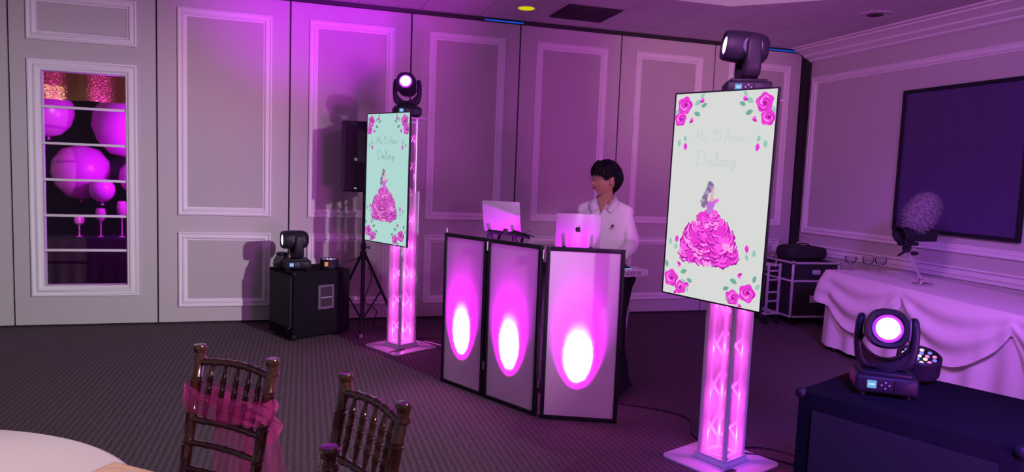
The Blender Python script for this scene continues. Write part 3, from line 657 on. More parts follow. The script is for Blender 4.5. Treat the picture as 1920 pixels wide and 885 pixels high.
for k, (Mx, L_) in enumerate(FM):
    pos = Mx @ Vector((L_*0.46, 0.165, 0)); tt = thing('uplight', 'floor uplighter behind the %s panel of the booth facade' % UPL[k], 'stage light', pos, math.atan2(Mx[1][0], Mx[0][0]), 'uplighters behind the facade')
    b = MB(); b.lathe([(0.045, 0.02), (0.055, 0.03), (0.055, 0.09), (0.05, 0.095)], I4, 24); b.cyl((-0.06, 0, 0), (-0.06, 0, 0.06), 0.006); b.cyl((0.06, 0, 0), (0.06, 0, 0.06), 0.006); b.box((0, 0, 0.01), (0.13, 0.05, 0.02), bev=0.004); hs = b.build('housing', m_black2, tt)
    b = MB()
    for q in range(7): b.sphere(((0.032*math.cos(q) if q else 0), (0.032*math.sin(q) if q else 0), 0.097), 0.007, seg=8, rings=6)
    b.build('led', m_led_p, hs)
    src = Mx @ Vector((L_*0.46, 0.165, 0.10)); tg = Mx @ Vector((L_*0.46, 0.0, 0.35))
    light('facade_uplight_lamp', 'SPOT', src, (1.0, 0.80, 1.0), 1050, tg, 0.008, 33, 1.0)
    light('facade_halo_lamp', 'SPOT', src, (1.0, 0.0, 0.95), 620, tg, 0.01, 51, 1.0)
    light('facade_glow_lamp', 'SPOT', src, (0.70, 0.0, 1.0), 75, Mx @ Vector((L_*0.46, 0.0, 0.50)), 0.02, 58, 1.0)
    if k: light('facade_spill_lamp', 'SPOT', src+Vector((0, 0, 0.02)), (0.78, 0.0, 1.0), 260, ((1.39, 4.81, 1.20), (1.78, 4.35, 1.16))[k-1], 0.03, 30, 1.0)

# ------------------------------------------------------------------ DJ table
TA = R(-50)
tc = Vector((1.75, 4.755, 0))
t = thing('dj_table', 'black stretch cloth covered table behind the glowing facade', 'table', tc, TA)
b = MB(); b.box((0, 0, 0.865), (1.12, 0.44, 0.03), bev=0.008); b.build('tabletop', m_black2, t)
for sx in (-1, 1):
    for sy in (-1, 1):
        b = MB(); b.cyl((sx*0.5, sy*0.18, 0.0), (sx*0.54, sy*0.2, 0.85), 0.014, seg=10); b.build('leg', m_chrome, t)
def rrect(hx, hy, r_, n=6):
    o = []
    for cx, cy, a0 in ((hx-r_, hy-r_, 0), (-hx+r_, hy-r_, 90), (-hx+r_, -hy+r_, 180), (hx-r_, -hy+r_, 270)):
        for k in range(n+1): a = R(a0+90*k/n); o.append((cx+r_*math.cos(a), cy+r_*math.sin(a)))
    return o
b = MB(); rings = []
for z, s_ in ((0.06, 0.015), (0.10, 0.0), (0.35, -0.035), (0.60, -0.035), (0.78, -0.012), (0.84, 0.005), (0.875, 0.0), (0.886, -0.02)):
    rings.append(b.ring([Vector((x, y, z)) for x, y in rrect(0.575+s_, 0.235+s_, 0.05)]))
b.skin(rings, 0, True, False, True); b.sharp = 60
cv = place(b.build('stretch_table_cover', m_spandex), tc, TA); tag(cv, 'black stretch cover pulled over the table behind the facade', 'tablecloth')
# small white unit at the table's right corner
t = thing('mixer_box', 'thin white controller on right corner of black covered table', 'controller', (2.165, 4.34, 0.886), R(12))
b = MB(); b.box((0, 0, 0.026), (0.22, 0.16, 0.048), bev=0.005); u_ = b.build('case', m_white, t)
text_mesh('ANDER III', 0.040, m_ink, 'lettering', u_, T(-0.045, -0.0812, 0.012) @ RX(R(90)))
b = MB(); b.box((-0.05, 0.0, 0.056), (0.08, 0.06, 0.012), bev=0.004); b.cyl((-0.05, -0.02, 0.06), (-0.05, -0.02, 0.08), 0.012, seg=14); b.build('control_knob', m_black, t)
b = MB(False); b.box((-0.045, -0.045, 0.052), (0.06, 0.02, 0.003)); b.build('indicator', m_blue, t)

# laptops (local: screen back faces -y)
LOGO_L = [(0, .30), (.16, .36), (.32, .30), (.40, .18), (.30, .08), (.29, -.08), (.42, -.20), (.32, -.38), (.18, -.44), (0, -.40), (-.18, -.44), (-.34, -.34), (-.44, -.10), (-.42, .14), (-.30, .31), (-.14, .36)]
def laptop(label, loc, rz, W_, Hh, lean, logo):
    t = thing('laptop', label, 'laptop', loc, rz)
    b = MB(); b.box((0, W_*0.36, 0.008), (W_, W_*0.7, 0.014), bev=0.004); b.build('keyboard_base', m_laptop, t)
    LM = T(0, 0.0, 0.010) @ RX(lean)
    b = MB(); b.box((0, -0.004, Hh/2), (W_, 0.006, Hh), LM, 0.0028); lid = b.build('lid', m_laptop, t)
    b = MB(False); b.box((0, -0.0003, Hh/2), (W_*0.96, 0.002, Hh*0.93), LM); b.build('display', mat('laptop_screen_glow', (0.02, 0.02, 0.02), 0.3, emit=(0.35, 0.4, 0.6), strength=0.7), lid)
    if logo:
        b = MB(False); s_ = 0.042; q = LM @ T(0, -0.0078, Hh*0.53) @ RX(R(90))
        pts = [Vector((x, y, 0)) for x, y in LOGO_L]; pts = smooth_path(pts+[pts[0]], 4)[:-1]
        b.prism([(p.x*s_, p.y*s_) for p in pts], -0.0004, 0.0004, q)
        b.prism([(x*s_, y*s_) for x, y in ((.02, .40), (.06, .56), (.18, .64), (.16, .50))], -0.0004, 0.0004, q); b.build('fruit_logo', m_logo, lid)
    return t
lapL = laptop('silver laptop with round fruit logo beside the person', (1.780, 4.357, 1.072), R(-20), 0.302, 0.225, R(6), True)
lapS = laptop('silver laptop tilted on black stand at left end of booth', (1.382, 4.820, 1.130), R(-38), 0.29, 0.225, R(14), False)
def laptop_stand(label, loc, rz, h, extra=False):
    t = thing('laptop_stand', label, 'stand', loc, rz)
    for sx in (-1, 1):
        b = MB(); b.box((sx*0.09, 0.10, h-0.008), (0.022, 0.25, 0.012), bev=0.003); b.box((sx*0.09, -0.025, h), (0.022, 0.012, 0.026), bev=0.002); b.build('support_arm', m_black, t)
        b = MB(); b.cyl((sx*0.09, 0.0, h-0.012), (sx*0.11, 0.18, 0.012), 0.010, seg=10); b.cyl((sx*0.09, 0.20, h-0.012), (sx*0.11, 0.02, 0.012), 0.010, seg=10); b.build('leg', m_black, t)
        b = MB(); b.box((sx*0.11, 0.10, 0.007), (0.026, 0.24, 0.012), bev=0.003); b.build('foot_bar', m_black, t)
    b = MB(); b.cyl((-0.10, 0.10, h-0.012), (0.10, 0.10, h-0.012), 0.008, seg=10); b.build('cross_bar', m_black, t)
    return t
laptop_stand('black folding stand under the laptop beside the person', (1.780, 4.357, 0.886), R(-20), 0.185)
laptop_stand('black folding stand under left tilted laptop', (1.382, 4.820, 0.886), R(-38), 0.243)
# microphone in a clip on a short boom lying over the facade top
t = thing('microphone', 'black microphone on clip lying right of left laptop', 'microphone', (1.40, 4.70, 1.112), R(-32))
b = MB(); b.tube([(-0.16, 0, 0.03), (-0.05, 0, 0.022), (0.0, 0, 0.02)], 0.014, 12); b.tube([(0.0, 0, 0.022), (0.13, 0, 0.004), (0.15, 0, 0.0)], [0.017, 0.011, 0.009], 12); b.build('mic_body', m_black, t)
b = MB(); b.box((-0.03, 0, 0.035), (0.03, 0.035, 0.035), bev=0.006); b.build('clip', m_black2, t)
b = MB(); b.cyl((0.02, 0.012, 0.042), (0.18, 0.012, 0.008), 0.009, 0.003, 10); b.build('mic_tail', m_black, t)
b = MB(); b.cyl((-0.155, 0, 0.03), (-0.165, 0.01, -0.219), 0.008, seg=10); b.cyl((-0.165, 0.01, -0.219), (-0.165, 0.01, -0.209), 0.05, seg=20); b.build('stand_post', m_black, t)

# ------------------------------------------------------------------ the person
PB = Vector((2.205, 4.88, 0)); PA = R(-36)
man = thing('person', 'person with black hair and glasses in white shirt standing behind booth', 'person', PB, PA)
def caps(b, pts, rad, seg=14):
    for i in range(len(pts)-1): b.cyl(pts[i], pts[i+1], rad[i], rad[i+1], seg)
    for p, r_ in zip(pts, rad): b.sphere(p, r_, seg=seg, rings=10)
HC = Vector((0, -0.015, 1.538)); HY = R(-52)     # head centre and its turn to the person's right
HMX = T(*HC) @ RZ(HY) @ Matrix.Scale(1.07, 4)
def gs(x, s): return math.exp(-(x/s)**2)
def head_point(n):
    x, y, z = n.x*0.073, n.y*0.092, n.z*0.118
    if z < 0.0:
        k = min(1, -z/0.118); x *= 1-0.34*k**1.3
        if y > 0: y *= 1-0.62*k
        else: y *= 1-0.10*k
    if z > 0.0: x *= 1+0.04*math.sin(min(1, z/0.1)*math.pi)
    if y < 0:
        f = gs(x, 0.013)
        nose = 0.024*f*gs(z+0.028, 0.018) + 0.012*gs(x, 0.010)*gs(z-0.0, 0.024)
        nose += 0.006*gs(abs(x)-0.013, 0.008)*gs(z+0.036, 0.010)
        sock = -0.010*gs(abs(x)-0.031, 0.017)*gs(z-0.004, 0.015); brow = 0.005*gs(abs(x)-0.03, 0.03)*gs(z-0.028, 0.012)
        lip = 0.007*gs(x, 0.022)*(gs(z+0.056, 0.006)+gs(z+0.069, 0.007)) - 0.004*gs(x, 0.02)*gs(z+0.0625, 0.003)
        chin = 0.010*gs(x, 0.022)*gs(z+0.098, 0.016); cheek = 0.004*gs(abs(x)-0.042, 0.02)*gs(z+0.025, 0.025)
        y -= nose+sock+brow+lip+chin+cheek
    return Vector((x, y, z))
b = MB()
r = bmesh.ops.create_uvsphere(b.bm, u_segments=96, v_segments=72, radius=1)
for v in r['verts']: v.co = HMX @ head_point(v.co.normalized())
for sx in (-1, 1):   # ears
    b.sphere((0, 0, 0), (0.010, 0.019, 0.032), HMX @ T(sx*0.080, 0.012, -0.006) @ RZ(R(sx*22)) @ RX(R(-8)), 16, 10)
    b.sphere((0, 0, 0), (0.006, 0.009, 0.010), HMX @ T(sx*0.074, 0.004, -0.030), 10, 8)
# neck, trunk, legs
caps(b, [(0, 0.020, 1.30), (0, 0.016, 1.39), (0, 0.000, 1.475)], [0.060, 0.056, 0.057])
def ell(b, rows, seg=28):
    rings = [b.ring([Vector((cx+rx*math.cos(2*math.pi*k/seg), cy+ry*math.sin(2*math.pi*k/seg), z)) for k in range(seg)]) for z, cx, cy, rx, ry in rows]
    b.skin(rings)
ell(b, [(0.80, 0, 0.0, 0.15, 0.10), (0.88, 0, 0, 0.155, 0.105), (0.96, 0, 0, 0.14, 0.095), (1.06, 0, 0, 0.135, 0.09), (1.18, 0, 0, 0.15, 0.10), (1.27, 0, 0.005, 0.145, 0.088), (1.32, 0, 0.012, 0.11, 0.07), (1.36, 0, 0.018, 0.06, 0.055)])
for sx in (-1, 1):
    caps(b, [(sx*0.085, 0, 0.84), (sx*0.095, -0.005, 0.46), (sx*0.10, 0.02, 0.10)], [0.082, 0.052, 0.036])
    caps(b, [(sx*0.10, 0.03, 0.05), (sx*0.115, -0.15, 0.035)], [0.038, 0.030])
SHL, SHR = Vector((0.158, 0.012, 1.305)), Vector((-0.158, 0.012, 1.305))
ELL, WRL = Vector((0.225, -0.04, 1.065)), Vector((0.205, -0.30, 0.985))
ELR, WRR = Vector((-0.225, -0.03, 1.07)), Vector((-0.20, -0.235, 1.125))
def hand(b, wr, d, up, flip):
    # palm + five bent fingers; d = pointing direction, up = back of hand
    d = d.normalized(); side = d.cross(up).normalized()*flip; up = side.cross(d).normalized()*(1 if flip > 0 else -1)
    if up.z < 0: up = -up
    pc = wr+d*0.055
    q = Matrix((side, d, up)).transposed().to_4x4(); q.translation = pc
    b.sphere((0, 0, 0), (0.040, 0.050, 0.015), q, 18, 12)
    for k, (off, ln) in enumerate(((0.030, 0.066), (0.011, 0.076), (-0.009, 0.070), (-0.028, 0.054))):
        p0 = pc+side*off*0.9+d*0.030; p1 = pc+side*off+d*(0.045+ln*0.35)+up*0.004; p2 = p1+d*ln*0.32-up*0.010; p3 = p2+d*ln*0.22-up*0.016
        caps(b, [p0, p1, p2, p3], [0.0098, 0.0090, 0.0082, 0.0070], 10)
    t0 = pc+side*0.028-d*0.022; t1 = t0+side*0.024+d*0.024-up*0.004; t2 = t1+side*0.008+d*0.026-up*0.006
    caps(b, [t0, t1, t2], [0.013, 0.011, 0.009], 10)
caps(b, [SHL, ELL, WRL], [0.040, 0.034, 0.025]); caps(b, [SHR, ELR, WRR], [0.040, 0.034, 0.025])
hand(b, WRL, Vector((-0.25, -0.93, -0.25)), Vector((0, 0, 1)), -1)
hand(b, WRR, Vector((0.25, -0.95, -0.12)), Vector((0, 0, 1)), 1)
body = b.build('body', m_skin, man)
mod(body, 'REMESH', mode='VOXEL', voxel_size=0.0042, use_smooth_shade=True)
mod(body, 'SMOOTH', factor=0.5, iterations=3)
# face details
for sx in (-1, 1):
    b = MB(); b.sphere((sx*0.030, -0.0765, 0.004), (0.0115, 0.008, 0.0055), HMX, 14, 10, mi=0); b.sphere((sx*0.030-0.001, -0.0825, 0.004), (0.0055, 0.003, 0.005), HMX, 12, 8, mi=1)
    b.build('eye', [mat('eye_white', (0.5, 0.45, 0.45), 0.3), m_hair], body)
    b = MB(); b.tube([(sx*0.014, -0.0905, 0.026), (sx*0.030, -0.0905, 0.031), (sx*0.046, -0.080, 0.025)], [0.0022, 0.0035, 0.0015], 8, mx=HMX); b.build('eyebrow', m_hair, body)
b = MB()
b.tube([(-0.021, -0.088, -0.063), (-0.008, -0.0925, -0.0585), (0.0, -0.0935, -0.060), (0.008, -0.0925, -0.0585), (0.021, -0.088, -0.063)], [0.0015, 0.0038, 0.0034, 0.0038, 0.0015], 8, mx=HMX)
b.tube([(-0.018, -0.089, -0.065), (0.0, -0.092, -0.068), (0.018, -0.089, -0.065)], [0.0015, 0.0046, 0.0015], 8, mx=HMX); b.build('lips', m_lip, body)
# spectacles
b = MB()
for sx in (-1, 1):
    b.tube([HMX @ Vector((sx*0.032+0.023*math.cos(a), -0.106+0.006*abs(math.cos(a)), 0.002+0.019*math.sin(a))) for a in [2*math.pi*k/28 for k in range(29)]], 0.0018, 6)
    b.tube([(sx*0.054, -0.099, 0.008), (sx*0.074, -0.060, 0.009), (sx*0.080, 0.0, 0.012), (sx*0.082, 0.02, 0.004)], 0.0016, 6, mx=HMX)
b.tube([(-0.009, -0.106, 0.004), (0, -0.110, 0.008), (0.009, -0.106, 0.004)], 0.0012, 6, mx=HMX); gl = b.build('spectacles', m_glassf, man)
b = MB(False)
for sx in (-1, 1): b.bm.faces.new(b.ring([HMX @ Vector((sx*0.032+0.022*math.cos(a), -0.1055, 0.002+0.018*math.sin(a))) for a in [2*math.pi*k/24 for k in range(24)]]))
b.build('spectacle_lens', thin_glass('spectacle_glass', (0.97, 0.95, 0.97), 0.35), gl)
# hair: cap plus locks
def hair_floor(az):   # lowest z of hair at azimuth; az=0 front (-y), pi back
    a = abs(az)
    pts = [(0, 0.030), (0.5, 0.034), (0.85, 0.024), (1.15, 0.004), (1.3, -0.002), (1.45, 0.016), (1.7, 0.026), (1.95, -0.005), (2.2, -0.060), (3.15, -0.080)]
    for (a0, z0), (a1, z1) in zip(pts, pts[1:]):
        if a <= a1: return z0+(z1-z0)*(a-a0)/(a1-a0)
    return pts[-1][1]
b = MB(); rows = []
NA, NZ = 72, 22
for j in range(NZ+1):
    row = []
    for i in range(NA):
        az = -math.pi+2*math.pi*i/NA; zf = hair_floor(az)+0.005*math.sin(az*9+1)*math.sin(az*23)
        ztop = 0.118; th0 = math.acos(max(-1, min(1, zf/0.118))); th = 0.02+(th0-0.02)*j/NZ
        nrm = Vector((math.sin(th)*math.sin(az), -math.sin(th)*math.cos(az), math.cos(th)))
        p = Vector((nrm.x*0.073, nrm.y*0.092, nrm.z*0.118))
        if p.z < 0 and p.y > 0: p.y *= 1-0.45*min(1, -p.z/0.118); p.x *= 1-0.2*min(1, -p.z/0.118)
        puff = 0.028*(1-0.5*(j/NZ)**2) + (0.010*math.sin(math.pi*j/NZ) if abs(az) > 1.6 else 0) + 0.0028*noise.noise(Vector((az*5, j*0.5, 0))) + 0.0015*math.sin(az*34+j*0.3)
        row.append(HMX @ (p+Vector((nrm.x, nrm.y, nrm.z*0.9))*puff))
    rows.append(b.ring(row))
inner = b.ring([HMX @ Vector((0.071*math.sin(a), -0.088*math.cos(a), hair_floor(a)+0.012)) for a in [-math.pi+2*math.pi*i/NA for i in range(NA)]])
b.skin(rows+[inner], 0, True, True, False)
rh = random.Random(5)
for k in range(150):
    az = rh.uniform(-math.pi, math.pi); zf = hair_floor(az)-rh.uniform(-0.004, 0.010); th0 = math.acos(max(-1, min(1, zf/0.118))); pts = []; rad = []
    st0 = rh.uniform(0.35, 0.7)
    for q in range(6):
        th = th0*(st0+(1-st0)*q/5); a2 = az+0.10*math.sin(q+k)*0.6; nrm = Vector((math.sin(th)*math.sin(a2), -math.sin(th)*math.cos(a2), math.cos(th)))
        p = Vector((nrm.x*0.073, nrm.y*0.092, nrm.z*0.118))
        if p.z < 0 and p.y > 0: p.y *= 1-0.45*min(1, -p.z/0.118); p.x *= 1-0.2*min(1, -p.z/0.118)
        pts.append(HMX @ (p+nrm*(0.030-0.014*(q/5)**2+0.004*math.sin(k*1.7)))); rad.append(0.0065*(1-0.75*(q/5)**2))
    b.tube(pts, rad, 5)
b.build('hair', m_hair, man)
# shirt
b = MB()
ell(b, [(0.80, 0, -0.002, 0.182, 0.128), (0.90, 0, 0, 0.178, 0.122), (1.02, 0, 0, 0.168, 0.112), (1.12, 0, 0, 0.168, 0.110), (1.22, 0, 0.002, 0.178, 0.114), (1.285, 0, 0.006, 0.182, 0.110), (1.33, 0, 0.014, 0.150, 0.092), (1.352, 0, 0.018, 0.105, 0.075)], 36)
b.skin([b.ring([Vector((rx*math.cos(a), 0.02+ry*math.sin(a), z+tl*math.sin(a))) for a in [2*math.pi*k/36 for k in range(36)]]) for z, rx, ry, tl in ((1.33, 0.11, 0.078, 0), (1.352, 0.090, 0.072, 0.006), (1.376, 0.068, 0.064, 0.026))])
for sx in (-1, 1): caps(b, [(sx*0.06, 0.018, 1.345), (sx*0.165, 0.012, 1.298)], [0.050, 0.055], 20)
def sleeve(b, P, Rr, seed):
    pts = smooth_path(P, 8); n_ = len(pts)-1; rad = []
    for i in range(n_+1):
        f = i/n_*(len(Rr)-1); k = min(int(f), len(Rr)-2); r_ = Rr[k]+(Rr[k+1]-Rr[k])*(f-k)
        fold = gs(i/n_-0.5, 0.16)*0.0055*math.sin(i*2.4+seed) + gs(i/n_-0.92, 0.1)*0.004*math.sin(i*2.9+seed)
        rad.append(r_+fold)
    b.tube(pts, rad, 22)
    b.sphere(P[0], Rr[0], seg=20, rings=12)
sleeve(b, [SHL+Vector((-0.02, 0, -0.005)), SHL+Vector((0.022, -0.002, -0.10)), ELL+Vector((0.004, 0.006, 0)), (ELL+WRL)/2, WRL+(WRL-ELL).normalized()*-0.012], [0.057, 0.057, 0.052, 0.050, 0.038], 0)
sleeve(b, [SHR+Vector((0.02, 0, -0.005)), SHR+Vector((-0.022, -0.002, -0.10)), ELR+Vector((-0.004, 0.006, 0)), (ELR+WRR)/2, WRR+(WRR-ELR).normalized()*-0.012], [0.057, 0.057, 0.052, 0.050, 0.038], 2)
shirt = b.build('shirt', m_shirt, man)
mod(shirt, 'REMESH', mode='VOXEL', voxel_size=0.0075, use_smooth_shade=True)
mod(shirt, 'SMOOTH', factor=0.6, iterations=4)
tex = bpy.data.textures.new('folds', 'CLOUDS'); tex.noise_scale = 0.09; tex.noise_depth = 1
mod(shirt, 'DISPLACE', texture=tex, strength=0.014, mid_level=0.5, texture_coords='LOCAL')
# collar leaves, placket, open neck
for sx in (-1, 1):
    b = MB()
    cp = [(0.0, 0.094, 1.425), (sx*0.048, 0.076, 1.422), (sx*0.072, 0.030, 1.412), (sx*0.064, -0.030, 1.385), (sx*0.030, -0.100, 1.325)]
    co = [(0.0, 0.116, 1.375), (sx*0.066, 0.098, 1.372), (sx*0.112, 0.030, 1.362), (sx*0.112, -0.060, 1.345), (sx*0.074, -0.128, 1.292)]
    lo = smooth_path(cp, 5); ou = smooth_path(co, 5)
    for i in range(len(lo)-1):
        b.bm.faces.new(b.ring([lo[i], lo[i+1], ou[i+1], ou[i]]))
    bmesh.ops.remove_doubles(b.bm, verts=b.bm.verts[:], dist=1e-5)
    c_ = b.build('collar', m_shirt, shirt); mod(c_, 'SOLIDIFY', thickness=0.005, offset=0)
b = MB(False); b.grid(lambda u, v: Vector(((u-0.5)*2*(0.044*(1-v)+0.002), -0.048-0.080*v-0.004*math.sin(math.pi*u), 1.405-0.118*v)), 8, 8); 
nk = b.build('open_neck', m_skin, body)
b = MB(); b.tube([(0.0, -0.124, 1.285), (0.0, -0.126, 1.2), (0.0, -0.122, 1.08), (0.0, -0.130, 0.9)], 0.005, 8); b.build('placket', m_shirt, shirt)
b = MB()
for z in (1.24, 1.15, 1.06, 0.97): b.cyl((0.0, -0.128, z), (0.0, -0.133, z), 0.005, seg=10)
b.build('button', m_white, shirt)
for (wr, el) in ((WRL, ELL), (WRR, ELR)):
    d = (wr-el).normalized(); b = MB(); b.tube([wr-d*0.055, wr-d*0.035, wr-d*0.005, wr], [0.040, 0.038, 0.035, 0.030], 18); b.build('cuff', m_shirt, shirt)
# chest emblem
b = MB(False); EM = T(0.088, -0.1165, 1.195) @ RZ(R(18)) @ RX(R(90))
b.prism([(-.010, -.010), (.004, -.012), (.006, -.004), (.002, .004), (.006, .012), (0, .016), (-.004, .010), (-.010, .002), (-.006, -.004)], -0.0006, 0.0015, EM)
b.prism([(.007+.005*math.cos(a), .004+.006*math.sin(a)) for a in [2*math.pi*k/10 for k in range(10)]], -0.0006, 0.0015, EM); b.prism([(-.020, -.0225), (.020, -.0225), (.020, -.021), (-.020, -.021)], -0.0006, 0.0015, EM)
b.prism([(-.016, -.014), (-.006, -.014), (-.006, -.010), (-.014, -.011)], -0.0006, 0.0015, EM); b.build('chest_emblem', m_ink, shirt)
# trousers and shoes
b = MB(); ell(b, [(0.78, 0, 0, 0.165, 0.118), (0.90, 0, 0, 0.162, 0.115), (0.96, 0, 0, 0.155, 0.105)])
for sx in (-1, 1): caps(b, [(sx*0.085, 0, 0.84), (sx*0.097, -0.005, 0.46), (sx*0.10, 0.015, 0.10)], [0.095, 0.074, 0.062], 18)
tr = b.build('trousers', m_trouser, man); mod(tr, 'REMESH', mode='VOXEL', voxel_size=0.01, use_smooth_shade=True)
for sx in (-1, 1):
    b = MB(); caps(b, [(sx*0.10, 0.035, 0.055), (sx*0.115, -0.16, 0.045)], [0.052, 0.044], 18); b.box((sx*0.108, -0.065, 0.01), (0.095, 0.29, 0.02), bev=0.009)
    sh_ = b.build('shoe', m_shoe, man); mod(sh_, 'REMESH', mode='VOXEL', voxel_size=0.008, use_smooth_shade=True)

# ------------------------------------------------------------------ ballroom chairs
def chair(label, mid, rz, group=None):
    t = thing('ballroom_chair', label, 'chair', (0, 0, 0), rz, group)
    tw, bw, H_, rec = 0.166, 0.155, 0.90, 0.085
    def back(x, z): s = (z-0.45)/(H_-0.45); return Vector((x*(bw+(tw-bw)*max(s, 0))/tw if True else x, rec*max(s, 0)**1.1 if z > .45 else 0.04*((0.45-z)/0.45)**1.4, z))
    def beads(p, q, r_, zs):
        pr = []; L_ = (q-p).length
        return pr
    def turned(b, p, q, r_, knots, amp=1.35):
        # turned rod with paired rings at the given fractions
        p = Vector(p); q = Vector(q); L_ = (q-p).length; prof = [(r_, 0)]
        for k in knots:
            c = k*L_; e = 0.006
            prof += [(r_, c-2.2*e), (r_*amp, c-1.5*e), (r_*amp, c-0.9*e), (r_*0.9, c-0.2*e), (r_*0.9, c+0.2*e), (r_*amp, c+0.9*e), (r_*amp, c+1.5*e), (r_, c+2.2*e)]
        prof.append((r_, L_)); m_ = (q-p).to_track_quat('Z', 'Y').to_matrix().to_4x4(); m_.translation = p; b.lathe(prof, m_, 14)
    for sx in (-1, 1):
        b = MB(); x = sx*tw
        turned(b, back(x, 0.0), back(x, 0.46), 0.0175, (0.5, 0.9), 1.2); turned(b, back(x, 0.45), back(x, H_), 0.0180, (0.10, 0.32, 0.56, 0.80), 1.14)
        leg = b.build('leg', m_wood, t)
        b = MB(); q = T(*back(x, H_-0.004)); b.lathe([(0.018, -0.03), (0.0225, -0.026), (0.0225, -0.018), (0.0205, -0.014), (0.0205, -0.010), (0.0145, -0.004), (0.0145, 0.000), (0.020, 0.006), (0.0225, 0.016), (0.0225, 0.024), (0.020, 0.029), (0.0, 0.030)], q, 18); b.build('finial', m_wood, leg)
        b = MB(); turned(b, (sx*0.175, -0.31, 0), (sx*0.165, -0.30, 0.435), 0.014, (0.3, 0.7, 0.92)); b.build('leg', m_wood, t)
    def railp(z, bow, r_, knots, name):
        b = MB(); pts = []; rad = []
        for k in range(41):
            s = k/40; x = -tw+2*tw*s; p = back(x, z); p.y += bow*math.sin(math.pi*s); p.z += (0.010 if name == 'top_rail' else 0)*math.sin(math.pi*s)
            pts.append(p); nearest = min(abs(s-kk) for kk in knots); rad.append(r_*(1.22 if nearest < 0.014 else 1))
        b.tube(pts, rad, 10); return b.build(name, m_wood, t)
    railp(0.865, 0.02, 0.0125, (0.2, 0.35, 0.5, 0.65, 0.8), 'top_rail'); railp(0.675, 0.018, 0.012, (0.18, 0.34, 0.5, 0.66, 0.82), 'lower_rail'); railp(0.60, 0.016, 0.011, (0.25, 0.5, 0.75), 'lower_rail'); railp(0.515, 0.014, 0.011, (0.25, 0.5, 0.75), 'lower_rail')
    for k in range(5):
        s = (k+1)/6; x = -tw+2*tw*s; p = back(x, 0.678); p.y += 0.018*math.sin(math.pi*s); q = back(x, 0.868); q.y += 0.02*math.sin(math.pi*s)
        b = MB(); L_ = (q-p).length; m_ = (q-p).to_track_quat('Z', 'Y').to_matrix().to_4x4(); m_.translation = p
        pr = [(0.005, 0), (0.009, L_*0.2)]
        for kk in (0.3, 0.52, 0.74):
            c = kk*L_; pr += [(0.0100, c-0.010), (0.0122, c-0.007), (0.0122, c-0.004), (0.0090, c-0.001), (0.0090, c+0.001), (0.0122, c+0.004), (0.0122, c+0.007), (0.0100, c+0.010)]
        pr += [(0.0085, L_*0.85), (0.005, L_)]; b.lathe(pr, m_, 10); b.build('spindle', m_wood, t)
    b = MB(); b.prism([(-0.175, 0.0), (0.175, 0.0), (0.19, -0.32), (0.14, -0.34), (-0.14, -0.34), (-0.19, -0.32)], 0.425, 0.45); b.build('seat', m_wood, t)
    b = MB(); b.box((0, -0.172, 0.468), (0.33, 0.30, 0.035), bev=0.014, seg=3); b.build('seat_pad', m_seat, t)
    for z in (0.16, 0.27):
        b = MB(); 
        for sx in (-1, 1): turned(b, (sx*0.16, 0.02, z), (sx*0.17, -0.31, z), 0.009, (0.3, 0.7))
        turned(b, (-0.17, -0.308, z+0.02), (0.17, -0.308, z+0.02), 0.009, (0.3, 0.7)); turned(b, (-0.155, 0.025, z), (0.155, 0.025, z), 0.009, (0.3, 0.7)); b.build('stretcher', m_wood, t)
    d = RZ(rz) @ Vector((0, rec, 0)); t.location = (mid[0]-d.x, mid[1]-d.y, 0)
    return t
c1 = chair('dark mahogany ballroom chair wrapped in sheer pink sash', (-0.213, 2.45), R(-42))
c2 = chair('dark mahogany ballroom chair without sash, nearest bottom centre', (0.199, 1.987), R(-66))
c3 = chair('dark mahogany ballroom chair with only its finial showing at bottom edge', (0.085, 1.400), R(-82))
# organza sash on the first chair
t = thing('chair_sash', 'sheer pink organza sash tied round back of left ballroom chair', 'sash', c1.location, R(-42))
b = MB()
def band(u, v):     # loop round the chair back
    a = 2*math.pi*u; hx, hy = 0.190, 0.042
    x = hx*math.copysign(abs(math.cos(a))**0.45, math.cos(a)); y = hy*math.copysign(abs(math.sin(a))**0.7, math.sin(a))
    sag = -0.022*(1-abs(x)/hx)
    z = 0.722+sag*(1.0 if math.sin(a) < 0 else 0.4)+v*(0.075+0.01*(1-abs(x)/hx)) + 0.004*math.sin(a*9+v*8)
    return Vector((x, 0.050+y+0.05*(z-0.68)+0.005*math.sin(v*15+a*7), z))
b.grid(band, 96, 10); b.build('wrap', m_sash, t)
b = MB()
for k, (x0, x1, w0, w1, ph) in enumerate(((-0.05, -0.08, 0.07, 0.17, 0), (0.06, 0.17, 0.07, 0.18, 2))):
    def tail(u, v, x0=x0, x1=x1, w0=w0, w1=w1, ph=ph):
        s = v; x = x0+(x1-x0)*s+(u-0.5)*2*(w0+(w1-w0)*s**0.7)*0.85; z = 0.72-0.62*s
        return Vector((x, 0.115+0.025*s+0.018*math.sin(u*13+ph+s*3)*(0.3+s), z+0.01*math.sin(u*7)))
    b.grid(tail, 40, 24)
b.build('tail', m_sash, t)
b = MB(); b.sphere((0, 0.115, 0.70), (0.035, 0.022, 0.03), seg=16, rings=10)
for sx in (-1, 1):
    b.grid(lambda u, v, sx=sx: Vector((sx*(0.02+0.13*math.sin(math.pi*u*0.5)), 0.12+0.02*math.sin(v*6.28)+0.012*math.sin(u*9), 0.70+(v-0.5)*(0.03+0.13*math.sin(math.pi*u*0.9)))), 20, 12)
b.build('bow', m_sash, t)

